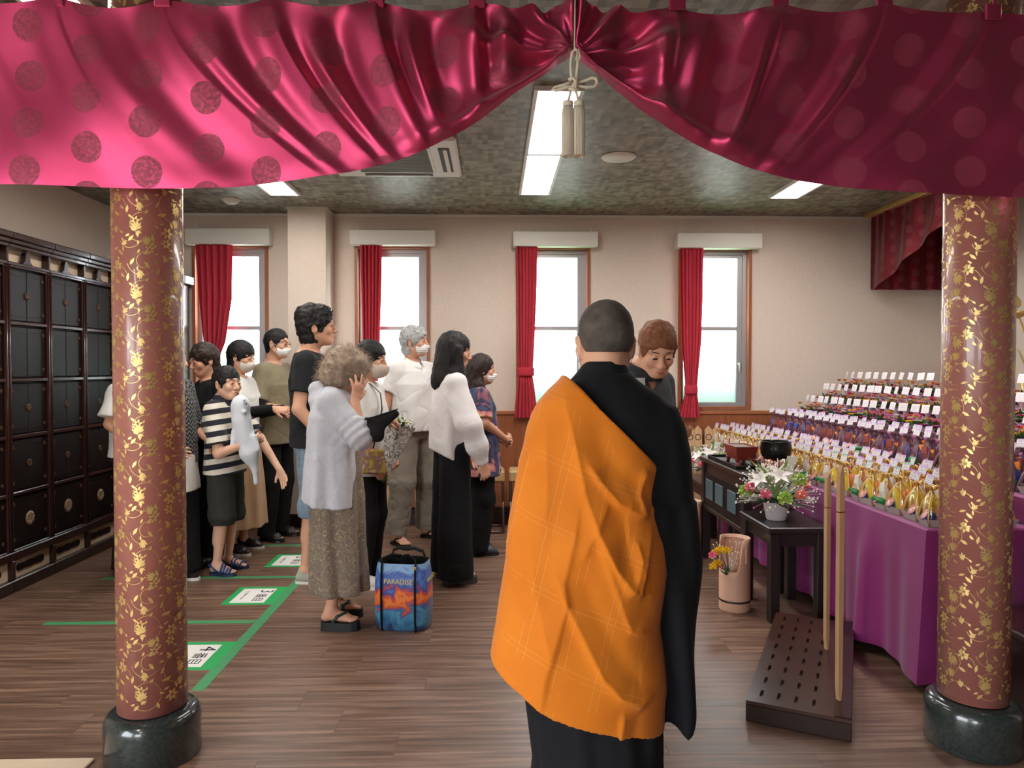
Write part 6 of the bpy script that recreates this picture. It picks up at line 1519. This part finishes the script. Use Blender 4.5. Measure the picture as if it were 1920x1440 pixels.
# ---- woman with cap-like hair, tan skirt ------------------------------
p = Person('masked woman with short black hair, black sleeves and long tan skirt behind the boy', fx(452,5.52), 5.52, -98, 1.60, hyaw=-4, hpitch=10)
p.build_head(); p.torso(); p.legs(); p.arm(1, (.20,.10,1.06), (.16,.34,1.10), d=(-.1,1,-.1), n=(-.6,0,-.6), curl=(.4,.4,.4,.4)); p.arm(-1, (-.2,.08,1.06), (-.10,.30,1.08), d=(.3,1,-.1), curl=(.4,.4,.4,.4)); p.finish()
p.hair(HB, 'bowl', .002, 130, seed=27); p.mask(mat('mask_ivory', lin(216,206,194), .85), puff=.004)
p.shirt('white_blouse', fab('white_blouse', (222,218,214)), .96, .55, seed=28)
S = SDF()
for sd in (1,-1): el, wr, sh = p.j['el%d' % sd], p.j['wr%d' % sd], p.side(p.j['sh'], sd); S.rc(sh+(el-sh)*.4, el, .052, .05, .02); S.rc(el, wr, .050, .036, .02, capb=True)
p.part('black_sleeves', S, fab('black_cloth', (20,20,23)), .007, folds(.003, 6, 50))
p.skirt('tan_skirt', fab('tan_twill', (190,152,120)), [(.20,0,0,.20,.18),(.5,0,0,.185,.165),(.85,0,0,.165,.135),(.99,0,0,.14,.105)], (8,.012,0,.2))
for sd in (1,-1): p.shoe(sd, M_black, M_white, 'sneaker')

# ---- boy in striped polo ------------------------------------------------
p = Person('boy in a navy and white striped polo and dark shorts with blue sandals', fx(424,4.97), 4.97, -96, 1.41, hyaw=-26, hpitch=-2, hs=1.07, fat=1.06, skin=SKIN2)
p.build_head(); p.torso(); p.legs(bare=True)
p.arm(1, (.215,.06,.84), (.135,.215,.90), d=(-.65,.55,.25), n=(-.5,-.7,0), curl=(.35,.35,.4,.45)); p.arm(-1, (-.19,.16,.90), (-.10,.335,.70), d=(.1,.45,-.85), n=(.8,-.2,0), curl=(.15,.25,.3,.4)); p.finish()
p.hair(HB, 'short', .003, 110, seed=30, cover=.7, wisps=200, wl=.018, wc=.003)
p.shirt('striped_polo', nodes_pattern('navy_stripes', stripes), .685, .82, collar=fab('navy_collar', (40,40,50)), seed=31, bulk=1.06, slE=.076, amp=.004)
p.trousers('shorts', fab('dark_shorts', (52,52,48), var=.15, vscale=20), end=.345, rk=.098, rh=.10, amp=.006, seed=32)
for sd in (1,-1): p.shoe(sd, mat('blue_rubber', lin(36,58,116), .5), mat('blue_rubber_sole', lin(26,38,70), .6), 'strap')

# ---- dark-haired woman glancing left ---------------------------------------
p = Person('dark-haired woman glancing down at the left behind the boy', fx(390,5.2), 5.2, 128, 1.57, hyaw=10, hpitch=14)
p.build_head(); p.torso(); p.legs(); p.arm(1, (.20,0,1.02), (.16,.15,.90)); p.arm(-1, (-.2,0,1.02), (-.16,.15,.90)); p.finish(); p.hair(HBr, 'bob', .004, 90, seed=33, cover=.9)
p.shirt('black_blouse', fab('black_cloth', (20,20,23)), .85, .7, seed=34); p.trousers('black_trousers', fab('black_cloth', (20,20,23)), seed=35)
for sd in (1,-1): p.shoe(sd, M_black, M_black, 'loafer')

# ---- woman in zigzag knit, beside the column ---------------------------------
p = Person('woman in black and white zigzag knit half hidden by the left column', fx(320,4.72), 4.72, -110, 1.58, hyaw=20, hpitch=8)
p.build_head(); p.torso(); p.legs(); p.arm(1, (.21,.0,1.0), (.18,.17,.92)); p.arm(-1, (-.21,.0,1.0), (-.17,.17,.92)); p.finish()
p.hair(mat('hair_light_brown', lin(120,84,58), .5, var=.2, vscale=50), 'long', .003, 120, seed=36, aniso=(1,1,.1), extra=lambda S, q, e, R_: S.rc(p.head+V3(0,-.06,0), p.head+V3(0,-.09,-.2), .085, .06, .03))
p.shirt('zigzag_knit', nodes_pattern('zigzag', zigzag), .78, 1.3, seed=37, bulk=1.08, slE=.07); p.skirt('white_undershirt', fab('white_cotton', (226,222,218)), [(.60,0,.0,.20,.15),(.84,0,0,.185,.14)], (6,.008,0,1.1))
S = SDF()
for sd in (1,-1): S.rc(V3(.09*sd,0,.86), V3(.11*sd,-.015,.06), .10, .12, .03, capb=True)
p.part('wide_trousers', S, fab('black_crepe', (18,18,21)), .009, folds(.005, 38, 16, (1,1,.08)))
for sd in (1,-1): p.shoe(sd, fab('black_canvas', (30,28,28)), M_white, 'sneaker')

# ---- someone in white behind the left column -----------------------------------
p = Person('person in a white T-shirt almost hidden behind the left column', fx(250,5.0), 5.0, -95, 1.55, hyaw=0, hpitch=5)
p.build_head(); p.torso(); p.legs(); p.arm(1, (.20,-.03,1.03), (.18,.12,.88)); p.arm(-1, (-.2,0,1.02), (-.16,.15,.90)); p.finish(); p.hair(HB, 'short', .003, 90, seed=40)
p.shirt('white_T_shirt', fab('white_cotton', (226,222,218)), .80, .8, seed=41, bulk=1.05, slE=.085); p.trousers('dark_trousers', fab('black_cloth', (20,20,23)), seed=42)
for sd in (1,-1): p.shoe(sd, M_black, M_black, 'loafer')
# ============================================================ THINGS HELD OR SET DOWN
# white plush hugged by the boy
W_ = lambda px, py, Y: V3(at(px, py, Y))
S = SDF(); c = W_(452, 778, 4.85)
S.el(W_(451,764,4.83), (.062,.062,.085), .03); S.rc(W_(453,790,4.82), W_(468,850,4.82), .062, .058, .04); S.rc(W_(468,850,4.82), W_(478,880,4.83), .058, .022, .03); S.rc(W_(478,880,4.83), W_(480,905,4.83), .018, .015, .02)
S.el(W_(458,772,4.775), (.016,.014,.014), .012); S.el(W_(458,750,4.775), (.012,.012,.012), .012); S.rc(W_(440,810,4.80), W_(436,835,4.78), .022, .016, .02); S.rc(W_(475,820,4.80), W_(484,842,4.79), .022, .014, .02)
base = W_(475, 905, 4.83); pl = thing('plush_toy', 'white plush toy with a long body hugged by the boy', 'toy', tuple(base))
ob('body', S.mesh('body', .007), mat('plush_white', lin(216,218,226), .95, sheen=.6, bump=.3, bscale=300), pl, True)
e_ = MB(); e_.ell(W_(462,757,4.766), (.005,.004,.006), 8, 6); e_.build('eye', M_eye, pl, True)
# black hat in the curly-haired woman's hand
S = SDF(); Yh = 3.74
S.rc(W_(688,800,Yh+.03), W_(704,812,Yh), .050, .046, .03, flat=((.3,1,0),1.5)); S.rc(W_(700,800,Yh), W_(742,776,Yh), .044, .020, .03, flat=((.3,1,0),2.2)); S.rc(W_(690,806,Yh), W_(710,818,Yh), .034, .026, .02, flat=((.3,1,0),1.8))
ht = thing('hat', 'folded black cloth hat held by the curly-haired woman', 'hat', tuple(W_(705,815,Yh)))
ob('crown', S.mesh('crown', .006, fn=folds(.003, 3, 40, (1,1,1))), fab('hat_black', (24,24,26)), ht, True)
MB().tube([W_(684,786,Yh+.0), W_(700,783,Yh-.03), W_(722,776,Yh-.03), W_(746,767,Yh-.01)], [.006,.009,.009,.005], 8, flat=.7).build('brim', fab('hat_black', (24,24,26)), ht, True)
# wrapped bouquet
Yb = 4.47
bq = thing('wrapped_bouquet', 'bouquet in black and white printed film, flowers up, held by the masked woman', 'bouquet', tuple(W_(722,900,Yb)))
a, b = W_(726,885,Yb), W_(748,795,Yb); d = unit(b-a); u = unit(np.cross(d, (0,1,0))); v = np.cross(d, u)
rg = [[Vector(a+d*t*np.linalg.norm(b-a)+(u*math.cos(g)+v*math.sin(g)*.7)*r*(1+.12*math.sin(5*g)*t)) for g in [2*math.pi*k/24 for k in range(24)]] for t, r in ((0,.016),(.3,.045),(.7,.075),(1.0,.10))]
film = nodes_pattern('printed_film', lambda nt, co: _ramp(nt, _noise(nt, co, 34, 4, 1.5), [(.40, lin(232,230,226)), (.52, lin(200,196,190)), (.56, lin(70,68,66)), (.64, lin(190,186,180))]), .25)
MB().ring_loft(rg, caps=False).build('film', film, bq, True)
m = MB(); rs = random.Random(4)
for k in range(14): p = b+u*rs.uniform(-.06,.06)+v*rs.uniform(-.04,.04); leafm(m, p-d*.08, Vector(d)+Vector((rs.uniform(-.5,.5), rs.uniform(-.3,.3), rs.uniform(-.2,.3))), rs.uniform(.10,.17), .016)
m.build('leaves', mat('bouquet_leaf', lin(60,110,60), .5), bq, True)
m = MB()
for k in range(60): p = b+u*rs.uniform(-.08,.07)+v*rs.uniform(-.05,.05)+d*rs.uniform(0,.05); m.ell(p, (.005,.005,.005), 6, 4)
o = m.build('baby_breath', mat('tiny_white', lin(240,236,226), .7), bq, True); o['kind'] = 'stuff'
for k in range(3): bloom(MB(), Vector(b+u*rs.uniform(-.05,.06)+v*rs.uniform(-.03,.03)+d*.01), .03, 10, 2).build('flower', FL[0], bq, True)
m = MB()
for k in range(5): m.tube([Vector(a), Vector(a-d*.07+u*rs.uniform(-.02,.02))], .003, 5)
m.build('stems', M_leaf, bq, True)
# small paper in the monk's hand
tag(MB().bbox(-.035,.028,-.001,.001,-.03,.014,.0004, Mx(at(1195,716,2.52), .1, R(-12))).build('sheet_of_paper', M_paper), 'white sheet of paper held up in front of the monk', 'paper')
# printed tote bag
def tote_print(nt, co):
    x = _xyz(nt, co); n = _noise(nt, co, 11, 4, 1.4); z = _m(nt, 'ADD', x[2], _m(nt, 'MULTIPLY', _m(nt, 'SUBTRACT', n, .5), .26))
    return _ramp(nt, _m(nt, 'DIVIDE', z, .36), [(.0, lin(40,60,96)), (.16, lin(70,128,168)), (.24, lin(84,150,180)), (.32, lin(60,90,140)), (.40, lin(206,80,50)), (.50, lin(236,136,60)), (.58, lin(214,76,50)), (.66, lin(70,80,150)), (.78, lin(96,130,200)), (.86, lin(60,86,170)), (.96, lin(130,170,210))])
tt = thing('tote_bag', 'open tote bag printed in blue and orange with yellow lettering', 'bag', (fx(757,3.90), 3.90, 0), R(-10))
def rr(hx, hy, z, n=40, e=4.0, dx=0): return [Vector((dx+hx*math.copysign(abs(math.cos(a))**(2/e), math.cos(a)), hy*math.copysign(abs(math.sin(a))**(2/e), math.sin(a)), z)) for a in [2*math.pi*k/n for k in range(n)]]
out = [rr(.130,.085,0), rr(.145,.098,.015), rr(.150,.104,.12), rr(.148,.104,.24), rr(.140,.098,.32), rr(.132,.09,.36)]
MB().ring_loft(out, caps=False).add(out[0], [tuple(range(40))]).build('shell', nodes_pattern('tote_print', tote_print, .4), tt)
MB().ring_loft([rr(.132,.090,.360), rr(.126,.084,.357), rr(.134,.092,.30), rr(.14,.096,.05)], caps=False).add(rr(.14,.096,.05), [tuple(range(40))]).build('lining', fab('lining_black', (18,18,20)), tt)
for sx in (-1,1):
    for yy in (-1,1):
        pts = [Vector((sx*.092, yy*y, z)) for y, z in ((.090,.004),(.106,.06),(.1085,.16),(.1075,.26),(.100,.33),(.094,.362))]
        if yy < 0: pts += [Vector((sx*.088,-.085,.385)), Vector((sx*.05,-.06,.40)), Vector((sx*.01,-.02,.385))]
        else: pts += [Vector((sx*.085,.08,.39)), Vector((sx*.04,.06,.41)), Vector((0,.05,.405))]
        MB().tube(pts, .013, 6, flat=.3).build('strap', fab('strap_black', (24,24,26)), tt)
o = ob('lettering', text_mesh('PARADISE', .036, .0004), mat('yellow_print', lin(226,206,96), .5), tt); o.rotation_euler = (R(84),0,0); o.location = (0,-.1052,.268)
o = ob('lettering', text_mesh('PARADISE', .03, .0004), mat('yellow_print', lin(226,206,96), .5), tt); o.rotation_euler = (R(84),0,R(90)); o.location = (.1505,0,.27)
MB().bbox(.084,.1,-.108,-.100,.335,.352,.002).build('clasp', M_gold, tt)
